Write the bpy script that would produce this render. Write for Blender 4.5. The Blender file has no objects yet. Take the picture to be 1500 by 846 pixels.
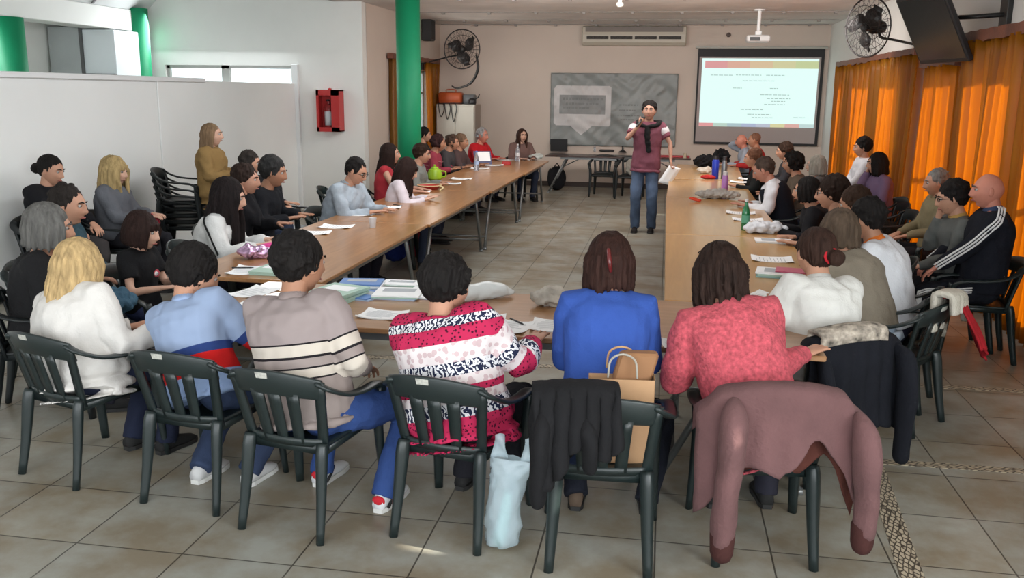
import bpy, bmesh, math, random
import numpy as np
from mathutils import Vector, Matrix, noise

# ------------------------------------------------------------------ camera, light, exposure
SC = bpy.context.scene
COL = SC.collection
cam_data = bpy.data.cameras.new('camera')
cam = bpy.data.objects.new('camera', cam_data)
COL.objects.link(cam)
rows = [[0.985571, -0.047768, 0.162382], [0.168856, 0.21107, -0.962776], [0.011716, 0.976303, 0.21609]]
mw = Matrix(rows).to_4x4()
mw.translation = (0.0, 0.0, 1.95)
cam.matrix_world = mw
cam_data.sensor_width = 36.0
cam_data.lens = 1300.0 / 1500.0 * 36.0
cam_data.clip_start = 0.05
SC.camera = cam
SC.view_settings.view_transform = 'Standard'
SC.view_settings.look = 'None'
SC.view_settings.gamma = 1.0
SC.view_settings.exposure = 0.0
SC.view_settings.use_curve_mapping = False

world = bpy.data.worlds.new('daylight')
SC.world = world
world.use_nodes = True
bg = world.node_tree.nodes['Background']
bg.inputs[0].default_value = (0.86, 0.93, 1.0, 1)
bg.inputs[1].default_value = 3.2

def area(name, loc, rot, sx, sy, power, color=(1, 1, 1)):
    d = bpy.data.lights.new(name, 'AREA')
    d.shape = 'RECTANGLE'; d.size = sx; d.size_y = sy; d.energy = power; d.color = color
    o = bpy.data.objects.new(name, d); COL.objects.link(o)
    o.location = loc; o.rotation_euler = rot
    return o
PI = math.pi
sun_d = bpy.data.lights.new('sun', 'SUN'); sun_d.energy = 15.0; sun_d.angle = 0.01; sun_d.color = (1, .93, .8)
sun = bpy.data.objects.new('sun', sun_d); COL.objects.link(sun)
sun.rotation_euler = Vector((-1.0, 0.12, -0.52)).to_track_quat('-Z', 'Y').to_euler()
# daylight entering through the window band behind the camera and the clerestory on the left
area('daylight_rear', (-1.2, -1.35, 2.0), (math.radians(80), 0, 0), 7.0, 2.2, 200, (.93, .97, 1))
area('daylight_left', (-9.1, 6.5, 3.3), (math.radians(62), 0, math.radians(-90)), 9.0, 1.4, 480, (.9, .96, 1))  # runs along the left wall, where no opening is modelled
area('daylight_clerestory', (-7.2, 13.8, 2.9), (math.radians(-60), 0, 0), 2.4, .5, 60, (.92, .97, 1))
area('daylight_far', (-4.5, 16.9, 1.9), (0, math.radians(-90), 0), 1.1, 1.6, 14, (1, .95, .88))
area('fill_right_rear', (3.0, .2, 1.7), (0, math.radians(90), 0), 1.6, 2.6, 190, (.95, .98, 1))  # added fill to brighten the partition; the wall has no window here
area('fill_left', (-1.6, 8.2, 3.1), (0, math.radians(62), 0), 0.6, 8.0, 95, (.88, .95, 1))  # unseen fill added to brighten the left partition and wall
area('fill_mid', (-1.0, 8.5, 3.25), (0, 0, 0), 5.0, 3.0, 95, (1, .95, .92))  # unseen fill added under the ceiling to lift the overall brightness
area('fill_far', (-0.2, 12.6, 3.0), (math.radians(48), 0, 0), 5.0, 1.0, 150, (1, .93, .88))  # unseen fill added, tilted to brighten the back wall

# ------------------------------------------------------------------ mesh helpers
def tagp(o, label=None, cat=None, group=None, kind=None):
    if label: o['label'] = label
    if cat: o['category'] = cat
    if group: o['group'] = group
    if kind: o['kind'] = kind
    return o

def nrm(v):
    v = np.asarray(v, float); n = np.linalg.norm(v)
    return v / n if n > 1e-9 else v

def catmull(P, k):
    P = [np.asarray(p, float) for p in P]
    if len(P) < 3 or k < 2: return P
    out = []
    Q = [2 * P[0] - P[1]] + P + [2 * P[-1] - P[-2]]
    for i in range(1, len(Q) - 2):
        a, b, c, d = Q[i-1], Q[i], Q[i+1], Q[i+2]
        for j in range(k):
            t = j / k
            out.append(.5 * ((2*b) + (-a + c)*t + (2*a - 5*b + 4*c - d)*t*t + (-a + 3*b - 3*c + d)*t**3))
    out.append(P[-1])
    return out

class G:
    def __init__(s):
        s.v = []; s.f = []; s.m = []
    def add(s, vs, fs, m=0):
        b = len(s.v)
        s.v += [tuple(float(c) for c in v) for v in vs]
        s.f += [tuple(i + b for i in f) for f in fs]
        s.m += [m] * len(fs)
        return s
    def loft(s, rings, m=0, closed=True, caps=True, loop=False):
        n = len(rings[0]); vs = [p for r in rings for p in r]; fs = []
        R = len(rings)
        for i in range(R if loop else R - 1):
            for j in range(n if closed else n - 1):
                a = i*n + j; b = i*n + (j+1) % n; i2 = (i+1) % R
                fs.append((a, b, i2*n + (j+1) % n, i2*n + j))
        if caps and closed and not loop:
            fs.append(tuple(range(n))[::-1]); fs.append(tuple((R-1)*n + j for j in range(n)))
        return s.add(vs, fs, m)
    def tube(s, pts, rad, n=10, m=0, up=None, k=1, round_ends=True, sq=1.0):
        P = catmull(pts, k)
        rr = [np.array(r if hasattr(r, '__len__') else (r, r), float) for r in rad]
        if len(rr) == 1: rr = rr * len(pts)
        if k > 1 and len(pts) > 2: RR = catmull(rr, k)
        else: RR = rr
        tg = []
        for i in range(len(P)):
            a = P[max(0, i-1)]; b = P[min(len(P)-1, i+1)]
            tg.append(nrm(b - a))
        u = np.array(up, float) if up is not None else (np.array([0, 0, 1.]) if abs(tg[0][2]) < .9 else np.array([0, 1., 0]))
        rings = []
        for i, p in enumerate(P):
            t = tg[i]; x = u - t * (u @ t); x = nrm(x)
            if up is None: u = x
            y = np.cross(t, x)
            rx, ry = RR[i]
            rings.append((p, x, y, rx, ry, t))
        def ring(p, x, y, rx, ry):
            o = []
            for j in range(n):
                a = 2 * PI * j / n; c, q = math.cos(a), math.sin(a)
                if sq != 1.0:
                    c = math.copysign(abs(c)**sq, c); q = math.copysign(abs(q)**sq, q)
                o.append(p + x * rx * c + y * ry * q)
            return o
        L = [ring(*r[:5]) for r in rings]
        if round_ends:
            p, x, y, rx, ry, t = rings[0]; e = min(rx, ry)
            L = [ring(p - t*e*.92, x, y, rx*.38, ry*.38), ring(p - t*e*.62, x, y, rx*.78, ry*.78)] + L
            p, x, y, rx, ry, t = rings[-1]; e = min(rx, ry)
            L += [ring(p + t*e*.62, x, y, rx*.78, ry*.78), ring(p + t*e*.92, x, y, rx*.38, ry*.38)]
        return s.loft(L, m)
    def ell(s, c, r, m=0, n=14, k=9, R=None):
        c = np.array(c, float); r = r if hasattr(r, '__len__') else (r, r, r)
        vs = []; fs = []
        for i in range(1, k):
            th = PI * i / k
            for j in range(n):
                a = 2*PI*j/n
                v = np.array([r[0]*math.sin(th)*math.cos(a), r[1]*math.sin(th)*math.sin(a), r[2]*math.cos(th)])
                vs.append(c + (R @ v if R is not None else v))
        for i in range(k-2):
            for j in range(n):
                fs.append((i*n+j, (i+1)*n+j, (i+1)*n+(j+1) % n, i*n+(j+1) % n))
        t = len(vs); z = np.array([0, 0, r[2]])
        vs += [c + (R @ z if R is not None else z), c - (R @ z if R is not None else z)]
        for j in range(n):
            fs.append((t, j, (j+1) % n)); fs.append((t+1, (k-2)*n+(j+1) % n, (k-2)*n+j))
        return s.add(vs, fs, m)
    def box(s, lo, hi, m=0, b=0.0, T=None):
        lo = np.array(lo, float); hi = np.array(hi, float)
        if b > 0:
            b = min(b, *(abs(hi - lo) * .45))
            L = []
            for z, i in ((lo[2], b), (lo[2]+b, 0), (hi[2]-b, 0), (hi[2], b)):
                x0, y0, x1, y1 = lo[0]+i, lo[1]+i, hi[0]-i, hi[1]-i
                L.append([(x0+b, y0, z), (x1-b, y0, z), (x1, y0+b, z), (x1, y1-b, z), (x1-b, y1, z), (x0+b, y1, z), (x0, y1-b, z), (x0, y0+b, z)])
        else:
            L = [[(lo[0], lo[1], z), (hi[0], lo[1], z), (hi[0], hi[1], z), (lo[0], hi[1], z)] for z in (lo[2], hi[2])]
        if T is not None: L = [[tuple(T(p)) for p in r] for r in L]
        return s.loft(L, m)
    def cyl(s, a, b, r0, r1=None, n=20, m=0):
        return s.tube([a, b], [r0, r0 if r1 is None else r1], n=n, m=m, round_ends=False)
    def lathe(s, c, prof, n=24, m=0):
        return s.loft([[(c[0]+r*math.cos(2*PI*j/n), c[1]+r*math.sin(2*PI*j/n), c[2]+z) for j in range(n)] for r, z in prof], m)
    def sheet(s, grid, th, m=0):
        """a cloth sheet given as a grid of points, with real thickness th along its local normal"""
        g = np.array(grid, float); R, C_ = g.shape[:2]
        du = np.gradient(g, axis=0); dv = np.gradient(g, axis=1)
        nn = np.cross(du, dv); l = np.linalg.norm(nn, axis=2, keepdims=True); l[l < 1e-9] = 1; nn = nn / l
        A = g + nn*th/2; B = g - nn*th/2
        vs = list(A.reshape(-1, 3)) + list(B.reshape(-1, 3)); N = R*C_; fs = []
        for i in range(R-1):
            for j in range(C_-1):
                a = i*C_+j; fs.append((a, a+1, a+C_+1, a+C_)); fs.append((N+a, N+a+C_, N+a+C_+1, N+a+1))
        for i in range(R-1):
            for j in (0, C_-1):
                a = i*C_+j; b = a+C_; f = (a, b, N+b, N+a); fs.append(f if j == 0 else f[::-1])
        for j in range(C_-1):
            for i in (0, R-1):
                a = i*C_+j; b = a+1; f = (b, a, N+a, N+b); fs.append(f if i == 0 else f[::-1])
        return s.add(vs, fs, m)
    def xf(s, fn):
        s.v = [tuple(fn(np.array(v))) for v in s.v]; return s
    def join(s, o, fn=None, m=None):
        vs = o.v if fn is None else [fn(np.array(v)) for v in o.v]
        b = len(s.v); s.v += [tuple(float(c) for c in v) for v in vs]
        s.f += [tuple(i+b for i in f) for f in o.f]; s.m += (o.m if m is None else [m]*len(o.f))
        return s
    def obj(s, name, mats, parent=None, smooth=True, loc=None, rz=0, attrs=None, recalc=True):
        me = bpy.data.meshes.new(name)
        me.from_pydata(s.v, [], s.f)
        mats = mats if isinstance(mats, (list, tuple)) else [mats]
        for q in mats: me.materials.append(q)
        me.polygons.foreach_set('material_index', s.m)
        if recalc:
            bm = bmesh.new(); bm.from_mesh(me); bmesh.ops.recalc_face_normals(bm, faces=bm.faces); bm.to_mesh(me); bm.free()
        if smooth is True: me.polygons.foreach_set('use_smooth', [True]*len(me.polygons))
        elif smooth == 'auto':
            me.polygons.foreach_set('use_smooth', [True]*len(me.polygons))
            bm = bmesh.new(); bm.from_mesh(me)
            for e in bm.edges:
                if len(e.link_faces) == 2 and e.calc_face_angle(0) > .6: e.smooth = False
            bm.to_mesh(me); bm.free()
        if attrs:
            for k, a in attrs.items():
                at_ = me.attributes.new(k, 'FLOAT', 'POINT'); at_.data.foreach_set('value', a)
        o = bpy.data.objects.new(name, me); COL.objects.link(o)
        if parent is not None: o.parent = parent
        if loc is not None: o.location = loc
        o.rotation_euler[2] = rz
        return o

def remesh(g, vox, smooth=4):
    """union of closed lofts as one continuous smooth surface"""
    me = bpy.data.meshes.new('tmp'); me.from_pydata(g.v, [], g.f)
    bm = bmesh.new(); bm.from_mesh(me); bmesh.ops.recalc_face_normals(bm, faces=bm.faces); bm.to_mesh(me); bm.free()
    o = bpy.data.objects.new('tmp', me); COL.objects.link(o)
    r = o.modifiers.new('r', 'REMESH'); r.mode = 'VOXEL'; r.voxel_size = vox; r.adaptivity = 0
    if smooth:
        q = o.modifiers.new('s', 'SMOOTH'); q.factor = .5; q.iterations = smooth
    dg = bpy.context.evaluated_depsgraph_get(); dg.update()
    ev = o.evaluated_get(dg); m2 = ev.to_mesh()
    n = len(m2.vertices); co = np.empty(n*3); m2.vertices.foreach_get('co', co); co = co.reshape(-1, 3)
    no = np.empty(n*3); m2.vertices.foreach_get('normal', no); no = no.reshape(-1, 3)
    fs = [tuple(p.vertices) for p in m2.polygons]
    ev.to_mesh_clear()
    bpy.data.objects.remove(o); bpy.data.meshes.remove(me)
    out = G(); out.v = [tuple(c) for c in co]; out.f = fs; out.m = [0]*len(fs)
    return out, co, no

def wrinkle(co, no, amp, sc=(9, 9, 9), seed=0.0):
    out = co.copy()
    for i in range(len(co)):
        p = co[i]
        d = noise.noise((p[0]*sc[0]+seed, p[1]*sc[1]+seed*.7, p[2]*sc[2]-seed)) + .5*noise.noise((p[0]*sc[0]*2.3, p[1]*sc[1]*2.3+seed, p[2]*sc[2]*2.3))
        out[i] = p + no[i]*amp*d
    return out

def empty(name, loc, rz=0):
    o = bpy.data.objects.new(name, None); COL.objects.link(o)
    o.location = loc; o.rotation_euler = (0, 0, rz); o.empty_display_size = .1
    return o

def copy_tree(o, parent=None):
    c = o.copy(); COL.objects.link(c); c.parent = parent
    for ch in list(o.children): copy_tree(ch, c)
    return c

# ------------------------------------------------------------------ materials
def mat(name, col, rough=.6, metal=0.0, bump=0.0, bs=60, var=0.0, vs=4, emit=None, es=1, spec=.5, trans=0, alpha=1, coat=0, stretch=(1, 1, 1), sheen=0):
    m = bpy.data.materials.new(name); m.use_nodes = True
    nt = m.node_tree; b = nt.nodes['Principled BSDF']
    b.inputs['Base Color'].default_value = (*col, 1)
    b.inputs['Roughness'].default_value = rough; b.inputs['Metallic'].default_value = metal
    b.inputs['Specular IOR Level'].default_value = spec
    b.inputs['Coat Weight'].default_value = coat
    b.inputs['Transmission Weight'].default_value = trans
    b.inputs['Alpha'].default_value = alpha
    b.inputs['Sheen Weight'].default_value = sheen
    if emit: b.inputs['Emission Color'].default_value = (*emit, 1); b.inputs['Emission Strength'].default_value = es
    if bump or var:
        tc = nt.nodes.new('ShaderNodeTexCoord'); mp = nt.nodes.new('ShaderNodeMapping'); mp.inputs['Scale'].default_value = stretch
        nt.links.new(tc.outputs['Object'], mp.inputs[0])
        if bump:
            n = nt.nodes.new('ShaderNodeTexNoise'); n.inputs['Scale'].default_value = bs; n.inputs['Detail'].default_value = 4
            bp = nt.nodes.new('ShaderNodeBump'); bp.inputs['Strength'].default_value = bump; bp.inputs['Distance'].default_value = .01
            nt.links.new(mp.outputs[0], n.inputs['Vector']); nt.links.new(n.outputs[0], bp.inputs['Height']); nt.links.new(bp.outputs[0], b.inputs['Normal'])
        if var:
            n = nt.nodes.new('ShaderNodeTexNoise'); n.inputs['Scale'].default_value = vs; n.inputs['Detail'].default_value = 5
            nt.links.new(mp.outputs[0], n.inputs['Vector'])
            r = nt.nodes.new('ShaderNodeValToRGB'); r.color_ramp.elements[0].position = .3; r.color_ramp.elements[1].position = .7
            r.color_ramp.elements[0].color = (*[c*(1-var) for c in col], 1); r.color_ramp.elements[1].color = (*[min(1, c*(1+var)) for c in col], 1)
            nt.links.new(n.outputs[0], r.inputs[0]); nt.links.new(r.outputs[0], b.inputs['Base Color'])
    return m
_mc = {}
def cloth(col, var=.12, vs=6, bump=.25, bs=90, rough=.9):
    k = ('c', tuple(col), var, vs, bump, bs)
    if k not in _mc: _mc[k] = mat('cloth', col, rough, bump=bump, bs=bs, var=var, vs=vs, spec=.2)
    return _mc[k]
def hairm(col):
    k = ('h', tuple(col))
    if k not in _mc: _mc[k] = mat('hair', col, .72, bump=.6, bs=130, var=.35, vs=40, stretch=(1, 1, .12), spec=.14)
    return _mc[k]
def skinm(col):
    k = ('s', tuple(col))
    if k not in _mc: _mc[k] = mat('skin', col, .55, var=.07, vs=14, spec=.35)
    return _mc[k]
def ramp_attr(name, attr, stops, scale=1.0, rough=.9, extra=None):
    """a knitted pattern bound to the garment: bands by distance along the cloth"""
    m = bpy.data.materials.new(name); m.use_nodes = True; nt = m.node_tree; b = nt.nodes['Principled BSDF']
    b.inputs['Roughness'].default_value = rough; b.inputs['Specular IOR Level'].default_value = .2
    a = nt.nodes.new('ShaderNodeAttribute'); a.attribute_name = attr
    ml = nt.nodes.new('ShaderNodeMath'); ml.operation = 'MULTIPLY'; ml.inputs[1].default_value = scale
    nt.links.new(a.outputs['Fac'], ml.inputs[0])
    r = nt.nodes.new('ShaderNodeValToRGB'); r.color_ramp.interpolation = 'CONSTANT'
    e = r.color_ramp.elements
    e[0].position = stops[0][0]; e[0].color = (*stops[0][1], 1); e[1].position = stops[1][0]; e[1].color = (*stops[1][1], 1)
    for p, c in stops[2:]:
        q = e.new(p); q.color = (*c, 1)
    nt.links.new(ml.outputs[0], r.inputs[0]); nt.links.new(r.outputs[0], b.inputs['Base Color'])
    if extra: extra(nt, b, r, ml)
    return m

WALL = mat('painted_wall', (.76, .76, .73), .7, bump=.05, bs=25, var=.035, vs=1.2)
BACKW = mat('dimmed_white_paint', (.62, .53, .46), .7, bump=.05, bs=25, var=.04, vs=1.0)  # same white paint, the far end's weaker light put into the colour
PARTW = mat('partition_paint', (.80, .815, .80), .6, bump=.03, bs=8, var=.03, vs=.9)
CEIL = mat('ceiling_paint', (.62, .60, .58), .8, var=.08, vs=2.5)
WHITE = mat('white_paint', (.75, .76, .76), .5)
GREEN = mat('green_column_paint', (.0, .24, .10), .6, var=.05, vs=3)
CHG = mat('dark_green_plastic', (.011, .018, .018), .36, spec=.45, bump=.02, bs=80)
CHB = mat('black_plastic', (.010, .013, .014), .4, spec=.4)
METAL = mat('grey_metal', (.20, .21, .21), .4, metal=.6)
BLKM = mat('black_metal', (.012, .012, .012), .45)
DARKP = mat('dark_plastic', (.02, .02, .022), .45)
STEEL = mat('pale_steel', (.5, .52, .54), .3, metal=.8)
PAPER = mat('white_paper', (.82, .84, .85), .8, var=.02, vs=5)
def pane_mat():
    m = bpy.data.materials.new('window_glass'); m.use_nodes = True; nt = m.node_tree
    for n in list(nt.nodes): nt.nodes.remove(n)
    out = nt.nodes.new('ShaderNodeOutputMaterial'); mx = nt.nodes.new('ShaderNodeMixShader'); mx.inputs[0].default_value = .08
    t = nt.nodes.new('ShaderNodeBsdfTransparent'); g_ = nt.nodes.new('ShaderNodeBsdfGlossy'); g_.inputs['Roughness'].default_value = .02
    t.inputs[0].default_value = (.93, .96, .95, 1)
    nt.links.new(t.outputs[0], mx.inputs[1]); nt.links.new(g_.outputs[0], mx.inputs[2]); nt.links.new(mx.outputs[0], out.inputs[0]); return m
GLASS = pane_mat()

def floor_mat():
    m = bpy.data.materials.new('ceramic_floor'); m.use_nodes = True; nt = m.node_tree; b = nt.nodes['Principled BSDF']
    tc = nt.nodes.new('ShaderNodeTexCoord'); mp = nt.nodes.new('ShaderNodeMapping'); mp.inputs['Location'].default_value = (-.04, .31, 0)
    nt.links.new(tc.outputs['Object'], mp.inputs[0])
    br = nt.nodes.new('ShaderNodeTexBrick'); br.offset = 0; br.squash = 1
    br.inputs['Scale'].default_value = 1; br.inputs['Brick Width'].default_value = .5; br.inputs['Row Height'].default_value = .5
    br.inputs['Mortar Size'].default_value = .0045; br.inputs['Mortar Smooth'].default_value = .3
    br.inputs['Color1'].default_value = (.30, .29, .25, 1); br.inputs['Color2'].default_value = (.25, .245, .215, 1)
    br.inputs['Mortar'].default_value = (.075, .07, .06, 1)
    nt.links.new(mp.outputs[0], br.inputs['Vector'])
    n = nt.nodes.new('ShaderNodeTexNoise'); n.inputs['Scale'].default_value = 2.6; n.inputs['Detail'].default_value = 7; n.inputs['Roughness'].default_value = .62
    nt.links.new(tc.outputs['Object'], n.inputs['Vector'])
    r = nt.nodes.new('ShaderNodeValToRGB'); r.color_ramp.elements[0].position = .38; r.color_ramp.elements[1].position = .66
    r.color_ramp.elements[0].color = (.72, .62, .50, 1); r.color_ramp.elements[1].color = (1.08, 1.12, 1.14, 1)
    nt.links.new(n.outputs[0], r.inputs[0])
    mx = nt.nodes.new('ShaderNodeMix'); mx.data_type = 'RGBA'; mx.blend_type = 'MULTIPLY'; mx.inputs[0].default_value = 1
    nt.links.new(br.outputs['Color'], mx.inputs[6]); nt.links.new(r.outputs[0], mx.inputs[7]); nt.links.new(mx.outputs[2], b.inputs['Base Color'])
    b.inputs['Roughness'].default_value = .38; b.inputs['Specular IOR Level'].default_value = .4
    bp = nt.nodes.new('ShaderNodeBump'); bp.inputs['Strength'].default_value = .25; bp.inputs['Distance'].default_value = .004; bp.invert = True
    nt.links.new(br.outputs['Fac'], bp.inputs['Height']); nt.links.new(bp.outputs[0], b.inputs['Normal'])
    return m

def wood_mat(name, c1, c2, rough=.28, along='x', coat=.25):
    m = bpy.data.materials.new(name); m.use_nodes = True; nt = m.node_tree; b = nt.nodes['Principled BSDF']
    tc = nt.nodes.new('ShaderNodeTexCoord'); mp = nt.nodes.new('ShaderNodeMapping')
    mp.inputs['Scale'].default_value = (1.2, 14, 14) if along == 'x' else (14, 1.2, 14)
    nt.links.new(tc.outputs['Object'], mp.inputs[0])
    n = nt.nodes.new('ShaderNodeTexNoise'); n.inputs['Scale'].default_value = 1.6; n.inputs['Detail'].default_value = 6; n.inputs['Distortion'].default_value = .6
    nt.links.new(mp.outputs[0], n.inputs['Vector'])
    r = nt.nodes.new('ShaderNodeValToRGB'); r.color_ramp.elements[0].position = .35; r.color_ramp.elements[1].position = .68
    r.color_ramp.elements[0].color = (*c2, 1); r.color_ramp.elements[1].color = (*c1, 1)
    nt.links.new(n.outputs[0], r.inputs[0]); nt.links.new(r.outputs[0], b.inputs['Base Color'])
    b.inputs['Roughness'].default_value = rough; b.inputs['Coat Weight'].default_value = coat; b.inputs['Coat Roughness'].default_value = .18
    return m

def curtain_mat(name, c, tr=.62, ct=(.98, .50, .035)):
    m = bpy.data.materials.new(name); m.use_nodes = True; nt = m.node_tree
    for n in list(nt.nodes): nt.nodes.remove(n)
    out = nt.nodes.new('ShaderNodeOutputMaterial'); mx = nt.nodes.new('ShaderNodeMixShader'); mx.inputs[0].default_value = tr
    d = nt.nodes.new('ShaderNodeBsdfPrincipled'); d.inputs['Roughness'].default_value = .42; d.inputs['Specular IOR Level'].default_value = .4
    t = nt.nodes.new('ShaderNodeBsdfTranslucent')
    tc = nt.nodes.new('ShaderNodeTexCoord'); mp = nt.nodes.new('ShaderNodeMapping'); mp.inputs['Scale'].default_value = (9, 9, .8)
    n = nt.nodes.new('ShaderNodeTexNoise'); n.inputs['Scale'].default_value = 1.5; n.inputs['Detail'].default_value = 3
    r = nt.nodes.new('ShaderNodeValToRGB'); r.color_ramp.elements[0].position = .35; r.color_ramp.elements[1].position = .65
    r.color_ramp.elements[0].color = (c[0]*.72, c[1]*.62, c[2]*.7, 1); r.color_ramp.elements[1].color = (*c, 1)
    nt.links.new(tc.outputs['Object'], mp.inputs[0]); nt.links.new(mp.outputs[0], n.inputs['Vector']); nt.links.new(n.outputs[0], r.inputs[0])
    nt.links.new(r.outputs[0], d.inputs['Base Color']); t.inputs['Color'].default_value = (*ct, 1)
    nt.links.new(d.outputs[0], mx.inputs[1]); nt.links.new(t.outputs[0], mx.inputs[2]); nt.links.new(mx.outputs[0], out.inputs[0])
    return m

FLOOR = floor_mat()
WOOD = wood_mat('table_veneer', (.38, .185, .07), (.28, .13, .045), along='y')
WOODR = wood_mat('pale_table_veneer', (.50, .28, .095), (.43, .23, .075), along='y')
WOODX = wood_mat('front_table_veneer', (.38, .20, .095), (.30, .155, .065), along='x')
DWOOD = wood_mat('dark_wood', (.07, .03, .018), (.035, .016, .01), along='x')
CURT = curtain_mat('gold_curtain', (.36, .175, .010), .52, (.90, .42, .02))
CURTD = mat('brown_valance', (.16, .05, .025), .5, bump=.3, bs=40, var=.3, vs=6)
RED = mat('red_paint', (.45, .02, .02), .4)

# ------------------------------------------------------------------ room
def struct(name, g, m, smooth=False, **k):
    o = g.obj(name, m, smooth=smooth, **k); o['kind'] = 'structure'; return o
XL, XR, YB, ZC = -5.95, 3.12, 19.0, 3.32
XF = -4.82; YT = 14.0; YR = -1.6; XW = -9.6
struct('floor', G().box((XW-.3, YR-.3, -.12), (XR+.25, YB+.25, 0)), FLOOR)
struct('ceiling', G().box((XF-.45, YR-.2, ZC), (XR+.2, YB+.2, ZC+.1)), mat('ceiling_boards', (.72, .68, .65), .85, var=.12, vs=1.6, bump=.1, bs=8))
struct('wall_back', G().box((XF-.2, YB, 0), (XR+.2, YB+.2, ZC)), BACKW)
# right wall with three window openings
g = G(); W = [(7.3, 9.72), (10.2, 11.3), (12.5, 16.75)]; z0, z1 = .25, 2.28
ys = [YR] + [v for w_ in W for v in w_] + [YB]
near_open = (3.2, 6.2)
ys = [YR, 2.89, 2.985] + [v for w_ in W for v in w_] + [YB]
for i in range(0, len(ys), 2): g.box((XR, ys[i], 0), (XR+.2, ys[i+1], ZC))
for a, b in W: g.box((XR, a, 0), (XR+.2, b, z0)); g.box((XR, a, z1), (XR+.2, b, ZC))
g.box((XR, 2.89, 0), (XR+.2, 2.985, 2.08)); g.box((XR, 2.89, 2.27), (XR+.2, 2.985, ZC))   # narrow slot added in the unseen wall to throw a sun patch
struct('wall_right', g, WALL)
FR = mat('window_frame_paint', (.5, .5, .48), .5)
def window(i, a, b, n, x=XR+.1, zz=(z0, z1), shade_bars=()):
    g = G()
    g.box((x-.03, a, zz[0]), (x+.03, a+.05, zz[1])); g.box((x-.03, b-.05, zz[0]), (x+.03, b, zz[1]))
    g.box((x-.03, a, zz[0]), (x+.03, b, zz[0]+.05)); g.box((x-.03, a, zz[1]-.05), (x+.03, b, zz[1]))
    for p0, p1 in shade_bars: g.box((x-.05, p0, zz[0]), (x+.08, p1, zz[1]))  # unseen bars added behind the curtains to shade dark bands into them
    for k in range(1, n):
        y = a + (b-a)*k/n; g.box((x-.02, y-.025, zz[0]), (x+.02, y+.025, zz[1]))
    g.box((x-.02, a, zz[0]+.9), (x+.02, b, zz[0]+.94))
    o = struct('window_%d' % i, g, FR)
    p = G().box((x-.003, a+.04, zz[0]+.04), (x+.003, b-.04, zz[1]-.04)).obj('window_pane', GLASS, parent=o, smooth=False)
for i, (a, b) in enumerate(W): window(i+1, a, b, 2 if b-a < 2 else 5, shade_bars=([(8.05, 8.4), (9.0, 9.2)], [], [(13.45, 14.1), (15.5, 16.15)])[i])
# far left wall with a curtained window
wa, wb, wz0, wz1 = 15.7, 17.9, 1.0, 2.35
g = G(); g.box((XF-.2, YT+.19, 0), (XF, wa, ZC)); g.box((XF-.2, wb, 0), (XF, YB, ZC)); g.box((XF-.2, wa, 0), (XF, wb, wz0)); g.box((XF-.2, wa, wz1), (XF, wb, ZC))
struct('wall_left_far', g, BACKW)
window(4, wa, wb, 3, XF-.1, (wz0, wz1))
# cross wall on the left with a high window band
cx0, cx1, cz0, cz1 = -8.25, -5.97, 1.75, 2.33
g = G(); g.box((XW, YT, 0), (cx0, YT+.2, 4.8)); g.box((cx1, YT, 0), (XF, YT+.2, 4.8)); g.box((cx0, YT, 0), (cx1, YT+.2, cz0)); g.box((cx0, YT, cz1), (cx1, YT+.2, 4.8))
struct('wall_cross_left', g, WALL)
g = G(); g.box((cx0, YT+.06, cz1-.05), (cx1, YT+.12, cz1)); g.box((cx0, YT+.06, cz0), (cx1, YT+.12, cz0+.05))
for x in (cx0, -7.28, cx1-.05): g.box((x, YT+.06, cz0), (x+.05 if x != -7.28 else x+.14, YT+.12, cz1))
o = struct('window_5', g, FR)
G().box((cx0, YT+.087, cz0), (cx1, YT+.093, cz1)).obj('window_pane', GLASS, parent=o, smooth=False)
struct('wall_left', G().box((XW-.2, YR, 0), (XW, YT+.2, 4.8)), WALL)
# rear wall with wide window openings
g = G(); g.box((XW, YR-.2, 0), (XR+.2, YR, .7)); g.box((XW, YR-.2, 2.6), (XR+.2, YR, 4.8))
for a, b in [(XW, -8.2), (-5.4, -5.0), (-1.2, -.9), (2.6, XR+.2)]: g.box((a, YR-.2, .7), (b, YR, 2.6))
struct('wall_rear', g, WALL)
# sloped ceiling of the left bay
struct('ceiling_slope', G().loft([[(-8.55, y, 3.14), (-7.0, y, 4.6), (-7.0, y, 4.7), (-8.7, y, 3.2)] for y in (YR, YT)]), mat('slope_boards', (.6, .61, .61), .8, var=.05, vs=2))
struct('ceiling_ridge', G().box((-7.02, YR, 4.6), (XF-.3, YT+.2, 4.75)), CEIL)
struct('trim_1', G().box((XF-.47, YR, ZC-.0), (XF-.42, YT, 4.6)), WALL)
g = G()
for k in range(7):
    y = 5.2 + k*1.22
    g.loft([[(-8.5, yy, 3.175), (-7.02, yy, 4.568), (-7.0, yy, 4.56), (-8.48, yy, 3.165)] for yy in (y, y+.035)])
struct('ceiling_joints', g, mat('joint_grey', (.22, .22, .22), .8))
struct('beam', G().box((-8.95, YR, 2.84), (-8.5, YT, 3.16), b=.01), WALL)
struct('ceiling_soffit', G().box((XW, YR, 3.1), (-8.9, YT, 3.2)), WALL)
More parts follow.
